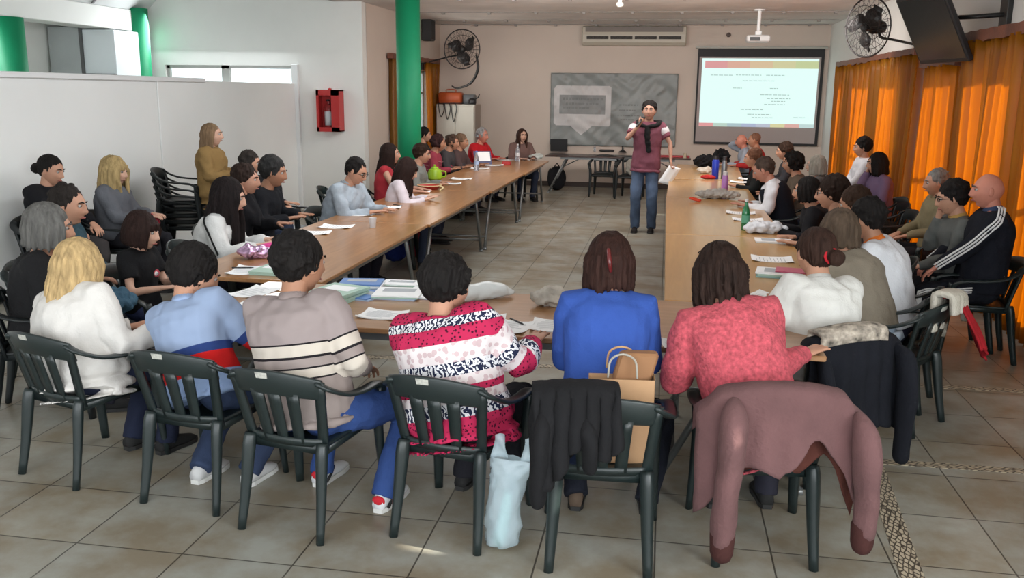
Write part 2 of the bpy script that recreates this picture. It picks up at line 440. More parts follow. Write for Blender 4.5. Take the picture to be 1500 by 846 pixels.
# low partition
g = G()
segs = [(YR, 7.9), (7.9, 9.9), (9.9, 12.1), (12.1, YT)]
for i, (a, b) in enumerate(segs):
    g.box((XL-.05, a+.004, 0), (XL+.0-(.012 if i % 2 else 0), b-.004, 2.05), b=.004)
struct('partition', g, PARTW)
struct('trim_2', G().box((XL-.09, YR, 2.03), (XL+.03, 11.0, 2.085), b=.006), WHITE)
struct('trim_3', G().box((XL-.06, 13.93, 0), (XL+.05, YT, 2.35), b=.006), WHITE)
struct('baseboard_left', G().box((XL, YR, 0), (XL+.015, YT, .05)), mat('dark_skirting', (.05, .05, .045), .6))
struct('baseboard_back', G().box((XF, YB-.02, 0), (XR, YB, .10)), mat('brown_skirting', (.05, .032, .025), .5))
struct('baseboard_right', G().box((XR-.02, YR, 0), (XR, YB, .09)), mat('brown_skirting', (.08, .055, .04), .5))
# boarded office fronts seen above the partition
for nm, x0, x1, zt, m in (('wall_panel_grey', -9.55, -8.98, 2.86, mat('grey_panel', (.36, .38, .38), .6, var=.05, vs=3)), ('wall_panel_white', -8.96, -8.42, 2.82, mat('white_panel', (.62, .66, .68), .35))):
    g = G().box((x0, 12.9, 0), (x1, 13.9, zt), b=.01)
    struct(nm, g, m)
struct('trim_4', G().box((-8.99, 12.86, 0), (-8.95, 12.9, 2.86)).box((-8.97, 12.86, 2.12), (-8.42, 12.9, 2.16)), mat('dark_trim', (.08, .08, .08), .5))
# mosaic bands let into the floor
def mosaic_mat(along):
    m = bpy.data.materials.new('pebble_mosaic'); m.use_nodes = True; nt = m.node_tree; b = nt.nodes['Principled BSDF']
    tc = nt.nodes.new('ShaderNodeTexCoord'); mp = nt.nodes.new('ShaderNodeMapping')
    mp.inputs['Rotation'].default_value = (0, 0, .6); mp.inputs['Scale'].default_value = (24, 52, 1) if along == 'x' else (52, 24, 1)
    v = nt.nodes.new('ShaderNodeTexVoronoi'); v.feature = 'DISTANCE_TO_EDGE'; v.inputs['Scale'].default_value = 1; v.inputs['Randomness'].default_value = .45
    r = nt.nodes.new('ShaderNodeValToRGB'); r.color_ramp.elements[0].position = .06; r.color_ramp.elements[1].position = .2
    r.color_ramp.elements[0].color = (.05, .04, .03, 1); r.color_ramp.elements[1].color = (.42, .36, .26, 1)
    nt.links.new(tc.outputs['Object'], mp.inputs[0]); nt.links.new(mp.outputs[0], v.inputs['Vector']); nt.links.new(v.outputs['Distance'], r.inputs[0]); nt.links.new(r.outputs[0], b.inputs['Base Color'])
    b.inputs['Roughness'].default_value = .5
    return m
MX, MY = mosaic_mat('x'), mosaic_mat('y')
def strip(i, a, b, w, m):
    a = np.array(a, float); b = np.array(b, float); t = nrm(b-a); q = np.array([-t[1], t[0]])*w/2
    L = [[(a[0]-q[0], a[1]-q[1], z), (b[0]-q[0], b[1]-q[1], z), (b[0]+q[0], b[1]+q[1], z), (a[0]+q[0], a[1]+q[1], z)] for z in (-.01, .0025)]
    struct('trim_%d' % i, G().loft(L), m)
strip(5, (1.0, 2.4), (1.2, 4.78), .10, MY)
strip(6, (1.12, 4.82), (XR, 4.86), .07, MX)
strip(7, (-2.4, 6.12), (XR, 6.30), .07, MX)
strip(8, (XL, 5.28), (-4.0, 5.2), .07, MX)

def col3(name, c, r, z1, label, group='green round columns'):
    o = G().lathe(c, [(r, 0), (r, z1)], n=40).obj(name, GREEN); o.modifiers.clear()
    for p in o.data.polygons: p.use_smooth = abs(p.normal.z) < .5
    o['kind'] = 'structure'
    return o
col3('column', (-3.53, 12.15, 0), .165, ZC, '')
col3('column', (-8.62, 10.9, 0), .18, 2.84, '')
col3('column', (-8.5, 13.7, 0), .165, 3.2, '')

# ceiling wiring battens and joints
g = G()
for y in (9.0, 11.3, 13.6, 15.9, 17.6, 18.7):
    g.box((XF+.1, y, ZC-.015), (XR-.1, y+.03, ZC+.01))
    for x in np.arange(-4, 3, .83):
        g.box((x, y-.03, ZC-.04), (x+.05, y+.06, ZC))
struct('ceiling_battens', g, mat('batten_grey', (.3, .28, .26), .8))
o = G().lathe((-.77, 13.99, ZC-.1), [(.03, .1), (.03, .07), (.05, .06), (.055, .02), (.03, 0)]).obj('ceiling_bulb', mat('bulb_glass', (.9, .9, .85), .3), smooth='auto')
tagp(o, 'small white round lamp fixed to the ceiling', 'lamp')

# ------------------------------------------------------------------ curtains and their rails
def curtain(y0, y1, x, zb, zt, label, seed, group, w=.062, fold=.15, m=CURT, rad=0):
    n = int((y1-y0)/.018)+2; rnd = random.Random(seed)
    grid = []
    ph = [rnd.uniform(-.9, .9) for _ in range(40)]
    zs = [zb + (zt-zb)*k/16 for k in range(17)]
    for z in zs:
        row = []
        for i in range(n):
            t = i/(n-1); y = y0 + (y1-y0)*t; u = (y-y0)/fold
            k = int(u) % 40
            amp = w*(.75+.35*math.sin(k*1.7+seed))
            dx = amp*math.sin(2*PI*u + .5*math.sin(u*1.3+seed) + .25*math.sin(z*2+seed+u*.4)) + .02*math.sin(u*.7 + z*1.1 + seed)
            row.append((x + dx, y + .012*math.sin(z*2.2+k+seed), z))
        grid.append(row)
    o = G().sheet(grid, .003).obj('curtain', m)
    tagp(o, label, 'curtain', group)
    return o
CG = 'gold curtains on the right windows'
XCU = 2.96
curtain(14.55, 16.95, XCU, .06, 2.46, 'gold curtain at the far end of the window wall, beside the projector screen', 3, CG)
curtain(11.85, 14.5, XCU, .06, 2.46, 'gold curtain below the wall fan, right of the narrow gap in the first pair', 11, CG)
curtain(10.2, 11.42, XCU, .06, 2.30, 'gold curtain hanging beneath the television, left of the bright gap', 6, CG)
curtain(5.6, 10.0, XCU, .02, 2.5, 'large gold curtain at the right edge, behind the bald man in the tracksuit', 8, CG)
FG = 'curtains of the far left window'
def side_x(o, dx): o.location.x += dx
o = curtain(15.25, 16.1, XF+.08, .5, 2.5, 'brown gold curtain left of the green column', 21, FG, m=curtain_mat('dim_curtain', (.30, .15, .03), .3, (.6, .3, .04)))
o = curtain(17.55, 18.45, XF+.08, .5, 2.5, 'bright gold curtain right of the green column, beside the cabinet', 25, FG)
def rail(x, y0, y1, z, label, drop=.08, th=.05):
    g = G(); n = max(4, int((y1-y0)/.12)); rnd = random.Random(int(y0*10))
    top = [(x, y0+(y1-y0)*i/n, z + rnd.uniform(0, .012)) for i in range(n+1)]
    rings = [[(p[0]-th, p[1], p[2]), (p[0]+th, p[1], p[2]), (p[0]+th, p[1], p[2]-drop+rnd.uniform(-.015, .015)), (p[0]-th, p[1], p[2]-drop+rnd.uniform(-.015, .015))] for p in top]
    o = g.loft(rings).obj('curtain_rail', CURTD, smooth=False)
    tagp(o, label, 'curtain rail', 'brown curtain rails')
rail(XCU, 11.75, 16.95, 2.53, 'brown curtain rail under the right wall fan')
rail(XCU, 10.1, 11.45, 2.36, 'short brown curtain rail behind the television')
rail(XCU, 5.5, 10.05, 2.58, 'long brown curtain rail at the top right corner', drop=.10)
rail(XF+.08, 15.2, 18.5, 2.58, 'brown curtain rail behind the green column')

# ------------------------------------------------------------------ things fixed to walls and ceiling
def projector_screen():
    r = empty('projector_screen', (1.80, YB-.03, 0)); tagp(r, 'pull-down projector screen with a black border showing a pale document slide', 'projector screen')
    x0, x1, zb, zt = -1.23, 1.23, .96, 2.86
    black = mat('screen_border', (.012, .012, .014), .6)
    G().box((x0, -.035, zb), (x1, -.02, zt)).obj('border', black, parent=r, smooth=False)
    G().box((x0+.035, -.042, zb+.045), (x1-.06, -.036, zt-.16)).obj('fabric', mat('screen_fabric', (.40, .35, .34), .8), parent=r, smooth=False)
    G().box((x0-.05, -.07, zt), (x1+.05, 0, zt+.05), b=.01).obj('case', mat('screen_case', (.42, .42, .38), .5), parent=r, smooth=False)
    # projected slide, lit by the projector
    sx0, sx1, sz0, sz1 = x0+.09, x1-.10, 1.32, 2.67
    def lit(nm, c, s=1.0): return mat(nm, (.1, .1, .1), 1, emit=c, es=s)
    slide = G().box((sx0, -.047, sz0), (sx1, -.043, sz1)).obj('slide', lit('slide_light', (.74, .97, .93), .98), parent=r, smooth=False)
    g = G(); cols = [(.80, .36, .36), (.80, .45, .34), (.78, .58, .36), (.72, .68, .38), (.62, .70, .36)]
    w = (sx1-sx0-.06)/5
    for k, c in enumerate(cols):
        pass
    bm_ = []
    bg_ = G()
    for k in range(5): bg_.box((sx0+.06+k*w, -.050, sz1-.19), (sx0+.06+(k+1)*w, -.0472, sz1-.05), m=k)
    bg_.obj('title_bar', [lit('bar_light', c, .8) for c in cols], parent=slide, smooth=False)
    bt = G(); cs = [(.85, .35, .35), (.55, .75, .65), (.45, .62, .66), (.45, .52, .72), (.55, .6, .72), (.78, .74, .40), (.80, .45, .40), (.6, .8, .78)]
    w = (sx1-sx0)/8
    for k in range(8): bt.box((sx0+k*w, -.050, sz0), (sx0+(k+1)*w, -.0472, sz0+.07), m=k)
    bt.obj('footer_bar', [lit('bar_light', c, .8) for c in cs], parent=slide, smooth=False)
    t = G(); rnd = random.Random(4)
    for (fx, fw, fz) in [(.30, .22, .905), (.56, .16, .905), (.08, .2, .90), (.36, .28, .80), (.28, .08, .66), (.6, .07, .66), (.52, .25, .54), (.58, .2, .47), (.62, .12, .42), (.56, .18, .36), (.36, .2, .26), (.42, .2, .17), (.46, .18, .11), (.82, .1, .12)]:
        z = sz0+.07+(sz1-sz0-.30)*fz; x = sx0+(sx1-sx0)*fx; e = x+(sx1-sx0)*fw
        while x < e:
            q = rnd.uniform(.03, .09); t.box((x, -.0485, z), (min(x+q, e), -.0473, z+.012)); x += q+.018
    t.obj('text_lines', lit('text_light', (.32, .48, .46), .8), parent=slide, smooth=False)
    G().cyl((x1+.12, -.03, 1.2), (x1+.12, -.03, 1.35), .012).obj('pull_weight', DARKP, parent=r)
projector_screen()

def banner():
    x0, x1, zb, zt = -2.42, .20, .88, 2.36
    r = empty('wall_banner', (0, YB-.02, 0)); tagp(r, 'creased grey banner with a big white speech bubble, pinned behind the speaker', 'banner')
    nx, nz = 90, 50; grid = []
    def dep(u, v): return .030*noise.noise((u*5, v*4, 1.3)) + .030*noise.noise((u*10+v*7, v*4, 4)) + .014*noise.noise((u*22-v*10, v*9, 7)) + .010*math.sin(u*17+v*9)*math.sin(v*7)
    def pt(u, v, off=0):
        sag = .03*math.sin(u*PI)*(1-v)
        return (x0+(x1-x0)*u, -.03-dep(u, v)-off, zb+(zt-zb)*v - sag*.3)
    for i in range(nz+1): grid.append([pt(j/nx, i/nz) for j in range(nx+1)])
    G().sheet(grid, .003).obj('sheet', mat('banner_grey', (.235, .255, .25), .42, var=.16, vs=2.2), parent=r)
    # speech bubble follows the same creases: grid cells inside the bubble outline
    def inside(u, v):
        if .03 < u < .485 and .27 < v < .83:
            cu = min(u-.03, .485-u)/.03; cv = min(v-.27, .83-v)/.05
            return not (cu < 1 and cv < 1 and (1-cu)**2+(1-cv)**2 > 1)
        if v <= .27 and v > .14: return abs(u-.25) < (v-.14)/.13*.085
        return False
    def cells(test, off, name, m):
        g = G(); N = 180; M = 110
        for i in range(M):
            j = 0
            while j < N:
                if test((j+.5)/N, (i+.5)/M):
                    k = j
                    while k < N and k-j < 4 and test((k+.5)/N, (i+.5)/M): k += 1
                    a = [pt(j/N, i/M, off), pt(k/N, i/M, off), pt(k/N, (i+1)/M, off), pt(j/N, (i+1)/M, off)]
                    g.add(a, [(0, 1, 2, 3)]); j = k
                else: j += 1
        return g.obj(name, m, parent=r, smooth=True, recalc=False)
    cells(inside, .004, 'speech_bubble', mat('banner_white', (.58, .57, .57), .5, var=.06, vs=2))
    cells(lambda u, v: .07 < u < .44 and .44 < v < .70, .007, 'title_box', mat('banner_mid_grey', (.25, .26, .26), .5, var=.08, vs=3))
    rnd = random.Random(3); words_ = []
    for (v, u0, u1) in ((.63, .10, .41), (.56, .12, .36), (.51, .10, .30)):
        u = u0
        while u < u1:
            q = rnd.uniform(.01, .028); words_.append((u, u+q, v, v+.03)); u += q+.007
    cells(lambda u, v: any(a < u < b and c < v < d for a, b, c, d in words_), .010, 'title_lettering', mat('banner_letter', (.19, .20, .20), .5))
    w2 = []
    for (v, u0, u1) in ((.56, .55, .70), (.49, .55, .68), (.42, .54, .70), (.36, .56, .66)):
        u = u0
        while u < u1:
            q = rnd.uniform(.008, .02); w2.append((u, u+q, v, v+.018)); u += q+.006
    cells(lambda u, v: any(a < u < b and c < v < d for a, b, c, d in w2), .004, 'side_lettering', mat('banner_letter_2', (.17, .18, .18), .5))
banner()

def air_conditioner():
    r = empty('air_conditioner', (-.73, YB, 2.9)); tagp(r, 'wide beige split air conditioner mounted high on the back wall', 'air conditioner')
    body = mat('aircon_beige', (.50, .46, .38), .45)
    L = []
    prof = [(0, 0), (-.20, .01), (-.25, .07), (-.26, .22), (-.24, .37), (-.2, .39), (0, .39)]
    for x, s in ((-1.05, .9), (-1.03, 1), (1.03, 1), (1.05, .9)):
        L.append([(x, y*s, .195+(z-.195)*s) for y, z in prof])
    G().loft(L).obj('housing', body, parent=r, smooth=False)
    G().box((-.98, -.262, .27), (.98, -.25, .37)).obj('intake_grille', mat('aircon_brown', (.17, .14, .12), .5), parent=r, smooth=False)
    g = G()
    for k in range(4): g.box((-.95+k*.485, -.268, .13), (-.95+k*.485+.44, -.25, .19))
    v = g.obj('air_outlet', mat('aircon_slot', (.05, .045, .04), .6), parent=r, smooth=False)
    g = G()
    for k in range(5): g.box((-.95, -.268, .137+k*.011), (.95, -.262, .14+k*.011))
    g.obj('louver', body, parent=v, smooth=False)
air_conditioner()

def projector():
    p = (1.42, 15.6, 0)
    r = empty('projector', p); tagp(r, 'white projector hanging from the ceiling in front of the screen', 'projector')
    G().cyl((0, 0, 2.96), (0, 0, ZC), .03).lathe((0, 0, ZC-.02), [(.09, 0), (.09, .02)]).obj('ceiling_mount', WHITE, parent=r, smooth='auto')
    b = G().box((-.19, -.15, 2.80), (.19, .15, 2.91), b=.02).obj('housing', mat('projector_grey', (.55, .55, .55), .4), parent=r, smooth=False)
    G().cyl((.08, .14, 2.855), (.08, .19, 2.855), .035).obj('lens', DARKP, parent=b, smooth='auto')
    G().box((-.14, -.153, 2.82), (.02, -.149, 2.88)).obj('vent_grille', DARKP, parent=b, smooth=False)
    G().box((-.05, -.05, 2.91), (.05, .05, 2.98), b=.01).obj('bracket', WHITE, parent=r, smooth=False)
projector()
o = G().lathe((1.15, YB-.0, 3.13), [(.045, 0), (.045, .02), (.03, .035)]).xf(lambda v: np.array([v[0], YB-(v[2]-3.13), 3.13+(v[1]-YB)])).obj('wall_fitting', mat('brown_knob', (.08, .05, .04), .5), smooth='auto')  # dark round wall fitting of unknown use
tagp(o, 'small dark round fitting on the wall above the screen', 'wall fitting')
o = G().box((-4.15+.0, 0, 0), (0, 0, 0)) if False else None

def wall_speaker():
    r = empty('loudspeaker', (XF+.02, 17.6, 2.95)); tagp(r, 'small black loudspeaker high on the wall right of the green column', 'loudspeaker')
    G().box((0, -.14, -.03), (.20, .14, .38), b=.015).obj('cabinet', DARKP, parent=r, smooth=False)
    G().box((.2, -.12, 0), (.21, .12, .35), b=.003).obj('grille', mat('speaker_grille', (.03, .03, .03), .8, bump=.4, bs=300), parent=r, smooth=False)
    G().box((-.02, -.03, .1), (.01, .03, .25)).obj('bracket', BLKM, parent=r, smooth=False)
wall_speaker()

def wall_fan(c, aim, arm_to, label, R=.36, box=False):
    """cage with wire rings, blades, motor, yoke and an arm to the wall"""
    r = empty('wall_fan', c); tagp(r, label, 'fan', 'large caged wall fans')
    a = Vector(aim).normalized(); q = a.to_track_quat('Z', 'Y').to_matrix()
    def T(v): return np.array(q @ Vector(v))
    wire = mat('cage_wire', (.05, .045, .045), .4, metal=.3)
    g = G()
    for z0_, rr in ((.0, R), (.09, R*.72), (.115, R*.4), (.12, R*.18), (-.07, R*.72), (-.09, R*.4)):
        pts = [(rr*math.cos(t), rr*math.sin(t), z0_) for t in np.linspace(0, 2*PI, 41)[:-1]]
        th = .012 if rr == R else .0035
        rings = [[(p[0]+p[0]/rr*th*math.cos(s), p[1]+p[1]/rr*th*math.cos(s), p[2]+th*math.sin(s)) for s in (0, PI/2, PI, 1.5*PI)] for p in pts]
        g.loft(rings, loop=True, caps=False)
    for k in range(26):
        t = 2*PI*k/26
        for sg in (1, -1):
            pts = [(rr*math.cos(t), rr*math.sin(t), zz*sg) for rr, zz in ((R*.16, .12 if sg > 0 else .09), (R*.6, .10 if sg > 0 else .075), (R*.9, .04), (R, 0))]
            g.tube(pts, [.003], n=4, round_ends=False)
    g.xf(T); g.obj('cage', wire, parent=r)
    m = G().lathe((0, 0, -.28), [(.03, 0), (.075, .02), (.085, .08), (.085, .19), (.05, .22), (.03, .30), (.055, .31), (.055, .35), (.02, .37)])
    m.xf(T); m.obj('motor', BLKM, parent=r, smooth='auto')
    b = G()
    for k in range(3):
        t0 = 2*PI*k/3+.5; rings = []
        for i in range(7):
            rr = .05 + (R*.86-.05)*i/6; wd = .05+.075*math.sin(PI*min(1, i/5)); tt = t0+.35*i/6
            e = np.array([math.cos(tt), math.sin(tt), 0]); s_ = np.array([-math.sin(tt), math.cos(tt), 0])
            c0 = e*rr + np.array([0, 0, .05])
            tw = np.array([0, 0, .035])
            rings.append([c0-s_*wd-tw-np.array([0, 0, .003]), c0+s_*wd+tw-np.array([0, 0, .003]), c0+s_*wd+tw+np.array([0, 0, .003]), c0-s_*wd-tw+np.array([0, 0, .003])])
        b.loft(rings)
    b.xf(T); b.obj('blades', mat('fan_blade', (.03, .028, .028), .4), parent=r)
    # arm
    e = np.array(arm_to, float) - np.array(c, float); st = T((0, 0, -.24))
    mid = st + np.array([0, 0, -.12])
    arm = G().tube([st, mid, mid + (e-mid)*.25 + np.array([0, 0, .0]), e*.9+mid*.1, e], [.02, .018, .016, .016, .02], n=8, k=4)
    arm.obj('arm', BLKM, parent=r)
    G().box(e-np.array([.02, .05, .12]), e+np.array([.02, .05, .12]), b=.005).obj('wall_plate', BLKM, parent=r, smooth=False)
    yk = [T((R*1.03*math.cos(t), R*1.03*math.sin(t), -.02)) for t in np.linspace(-.35*PI, -1.15*PI, 12)]
    return r
wall_fan((2.500, 12.500, 2.822), (-.78, -.55, -.05), (XR-.02, 10.75, 2.42), 'large black caged fan on the right wall, next to the television', R=.37)
f1 = wall_fan((-4.086, 17.900, 2.780), (.55, -.8, -.1), (XF+.02, 17.5, 2.48), 'large black caged fan on the left wall above the cabinet', R=.38)
# loose hanging arm beneath the left fan
g = G().tube([(.33, -.18, -.12), (.36, -.2, -.4), (.2, -.12, -.66), (-.1, 0, -.76), (-.22, .05, -.72)], [.02, .03, .024, .018, .014], n=8, k=4); g.obj('support_bow', BLKM, parent=f1)

def television():
    c = (2.605, 9.900, 2.627)
    r = empty('television', c)
    tagp(r, 'black flat television tilted down on a bracket high on the right wall', 'television')
    f_ = Vector((-.86, -.20, -.47)).normalized(); up = (Vector((0, 0, 1)) - f_*f_.z).normalized(); rt = up.cross(f_)
    def T(v): return np.array(rt*v[0] + up*v[1] + f_*v[2])
    W2, H2 = .47, .37
    G().box((-W2, -H2, -.035), (W2, H2, .02), b=.01, T=T).obj('casing', DARKP, parent=r, smooth=False)
    G().box((-W2+.03, -H2+.045, .02), (W2-.03, H2-.03, .023), T=T).obj('screen', mat('tv_screen', (.02, .025, .028), .18, spec=.6), parent=r, smooth=False)
    G().box((-.2, -.17, -.09), (.2, .17, -.03), b=.02, T=T).obj('back_box', DARKP, parent=r, smooth=False)
    w = np.array([XR-.02, 9.35, 2.72]) - np.array(c)
    s = T((0, 0, -.09)); e = w+np.array([-.25, 0, -.02])
    b = G().tube([s, (s+e)/2+np.array([0, 0, .03]), e], [.022], n=8).tube([e, w], [.022], n=8)
    b.obj('bracket_arm', BLKM, parent=r)
    G().box(w-np.array([.03, .10, .17]), w+np.array([.02, .10, .17]), b=.006).obj('wall_plate', BLKM, parent=r, smooth=False)
    cb = G().tube([s+np.array([.1, 0, -.1]), s+np.array([.3, -.1, -.3]), w+np.array([-.1, .1, -.3]), w+np.array([-.02, 0, -.1])], [.008], n=6, k=4).obj('cable', BLKM, parent=r)
television()

def extinguisher_box():
    x0, z0_ = -5.96+.0, 1.30
    c = (-5.347, 13.980, 1.627)
    r = empty('fire_extinguisher_cabinet', (c[0], YT, c[2]-.33)); tagp(r, 'red fire extinguisher cabinet with a glass front on the white wall', 'extinguisher cabinet')
    g = G(); w, h, d = .19, .66, .22
    g.box((-w, -.01, 0), (w, 0, h)).box((-w, -d, 0), (-w+.02, 0, h)).box((w-.02, -d, 0), (w, 0, h)).box((-w, -d, 0), (w, 0, .02)).box((-w, -d, h-.02), (w, 0, h))
    g.obj('box', RED, parent=r, smooth=False)
    f_ = G().box((-w, -d-.012, 0), (-w+.04, -d, h)).box((.06, -d-.012, 0), (w, -d, h)).box((-w, -d-.012, 0), (w, -d, .07)).box((-w, -d-.012, h-.09), (w, -d, h)).obj('door', RED, parent=r, smooth=False)
    G().lathe((0, -d/2, h), [(.03, 0), (.03, .02), (.0, .03)]).obj('top_knob', RED, parent=r)
    e = empty('fire_extinguisher', (c[0]-.03, YT-.11, c[2]-.31)); tagp(e, 'fire extinguisher with pale label inside the red wall cabinet', 'fire extinguisher')
    G().lathe((0, 0, 0), [(.055, 0), (.065, .02), (.065, .34), (.045, .40), (.02, .42), (.02, .46)]).obj('cylinder', mat('extinguisher_red', (.30, .03, .03), .3), parent=e, smooth='auto')
    G().lathe((0, 0, .08), [(.0665, 0), (.0665, .22)]).obj('label', mat('extinguisher_label', (.6, .62, .64), .5), parent=e)
    G().box((-.02, -.06, .46), (.02, .03, .49), b=.008).tube([(0, .02, .45), (.05, .02, .40), (.075, .0, .3), (.07, 0, .12)], [.01], n=8, k=4).obj('hose', DARKP, parent=e)
extinguisher_box()

# ------------------------------------------------------------------ cabinet in the far left corner with things on top
def cabinet():
    r = empty('cabinet', (-4.22, 18.3, 0)); tagp(r, 'tall cream metal cabinet in the far left corner', 'cabinet')
    cr = mat('cabinet_cream', (.50, .48, .42), .5, var=.04, vs=2); sd = mat('cabinet_side', (.30, .25, .21), .5)
    G().box((-.44, -.27, .05), (.36, .27, 1.7), b=.008).obj('body', cr, parent=r, smooth=False)
    for s in (-1, 1):
        x0 = -.43 if s < 0 else -.035
        d = G().box((x0, -.292, .1), (x0+.385, -.272, 1.66), b=.006).obj('door', cr, parent=r, smooth=False)
        G().box((-.06 if s < 0 else .0, -.312, .85), (-.045 if s < 0 else .015, -.292, .97), b=.004).obj('handle', BLKM, parent=d, smooth=False)
    G().box((.362, -.27, .05), (.375, .27, 1.7)).obj('side_panel', sd, parent=r, smooth=False)
    for x in (-.4, .3):
        for y in (-.22, .2): G().box((x, y, 0), (x+.04, y+.04, .05)).obj('foot', BLKM, parent=r, smooth=False)
    b = G().box((-.24, -.16, 0), (.24, .16, .24), b=.03).tube([(-.1, 0, .24), (-.09, 0, .29), (.09, 0, .29), (.1, 0, .24)], [.012], n=8, k=3).obj('storage_box', mat('orange_box', (.42, .08, .02), .5), loc=(-4.40, 18.25, 1.70))
    tagp(b, 'orange storage box on top of the corner cabinet', 'storage box')
    g = G().box((-.12, -.12, 0), (.12, .12, .2), b=.02); o = g.obj('storage_tin', mat('grey_tin', (.12, .13, .14), .5), loc=(-4.02, 18.3, 1.70)); tagp(o, 'grey square tin beside the orange box on the corner cabinet', 'tin')
    g = G().lathe((0, 0, 0), [(.07, 0), (.08, .03), (.08, .09), (.05, .12), (.01, .13)]).tube([(.05, 0, .1), (.12, 0, .14), (.14, .02, .2)], [.012], n=8); o = g.obj('desk_telephone', DARKP, loc=(-3.93, 18.15, 1.70)); tagp(o, 'small black gadget at the right end of the corner cabinet top', 'gadget')
    g = G()
    for k in range(3):
        x = -.3+k*.13; g.tube([(x, -.30, 0), (x+.02, -.31, -.16), (x+.06, -.31, -.26-.05*k), (x+.12, -.31, -.12), (x+.1, -.30, 0)], [.009], n=6, k=5)
    g.tube([(-.32, -.30, 0), (.0, -.28, .012), (.2, -.2, .012)], [.009], n=6, k=3)
    o = g.obj('hanging_cable', BLKM, loc=(-4.3, 18.28, 1.71)); tagp(o, 'black cables looping down the front of the corner cabinet', 'cable')
cabinet()

# ------------------------------------------------------------------ tables
def table(x0, x1, y0, y1, along, m, label, group, rot=0, leg_ends=(1, 1), H_=.75):
    """folding trestle table: top, edge band, and a splayed H leg frame at each end"""
    cx_, cy_ = (x0+x1)/2, (y0+y1)/2; r = empty('trestle_table', (cx_, cy_, 0), rot); tagp(r, label, 'table', group)
    hx, hy = (x1-x0)/2, (y1-y0)/2
    G().box((-hx, -hy, H_-.028), (hx, hy, H_), b=.004).obj('table_top', m, parent=r, smooth=False)
    L_, S_ = (hx, hy) if along == 'x' else (hy, hx)
    def P(a, b, z): return (a, b, z) if along == 'x' else (b, a, z)
    g = G()
    for s in (-1, 1): g.box(*[tuple(v) for v in (np.minimum(P(-L_+.3, s*(S_-.06)-.012, H_-.075), P(L_-.3, s*(S_-.06)+.012, H_-.028)), np.maximum(P(-L_+.3, s*(S_-.06)-.012, H_-.075), P(L_-.3, s*(S_-.06)+.012, H_-.028)))])
    g.obj('apron_rail', METAL, parent=r, smooth=False)
    for e in (-1, 1):
        g = G(); q = S_-.10
        for s in (-1, 1):
            g.tube([P(e*(L_-.42), s*q, H_-.03), P(e*(L_-.06), s*q, .016)], [.019, .019], n=8, round_ends=False)
            f = P(e*(L_-.06), s*q, 0); g.box((f[0]-.024, f[1]-.024, 0), (f[0]+.024, f[1]+.024, .03), b=.004)
        g.tube([P(e*(L_-.13), -q, .16), P(e*(L_-.13), q, .16)], [.014], n=8, round_ends=False)
        g.tube([P(e*(L_-.40), -q, H_-.05), P(e*(L_-.40), q, H_-.05)], [.014], n=8, round_ends=False)
        g.tube([P(e*(L_-.3), 0, .5), P(e*(L_-.75), 0, H_-.03)], [.01], n=6, round_ends=False)
        g.obj('leg_frame', METAL, parent=r)
    return r
TL = 'wooden trestle tables of the left row'; TR = 'wooden trestle tables of the right row'
for i, (a, b, lab) in enumerate([(5.28, 7.90, 'nearest trestle table of the left row, by the long-haired woman in white'), (7.91, 10.80, 'second trestle table of the left row, by the man in a pale blue shirt'),
                                 (10.81, 13.4, 'third trestle table of the left row, by the lime green pot'), (13.41, 16.1, 'farthest trestle table of the left row, by the person in red')]):
    table(-3.16, -2.13+.02*i, a, b, 'y', WOOD, lab, TL)
for i, (a, b, lab, dx, ro) in enumerate([(5.255, 7.85, 'nearest pale trestle table of the right row, with piled papers', 0, 0), (7.87, 10.78, 'second pale trestle table of the right row, with a green bottle', 0, 0),
                                 (10.81, 13.1, 'third pale trestle table of the right row, with a pink bottle', .02, -.015), (13.2, 16.0, 'farthest trestle table of the right row, below the screen', .12, -.045)]):
    table(.04+dx, 1.08+dx, a, b, 'y', WOODR, lab, TR, rot=ro)
table(-2.47, -.03, 4.26, 5.23, 'x', WOODX, 'front trestle table crossing the room, strewn with booklets', 'front trestle tables')
table(-.02, .80, 4.22, 5.24, 'x', WOODX, 'short front table at the right corner, in front of the pink sweater', 'front trestle tables')
t = table(-2.32, .50, 17.5, 18.15, 'x', DWOOD, 'dark table along the back wall holding a laptop', 'back wall tables')

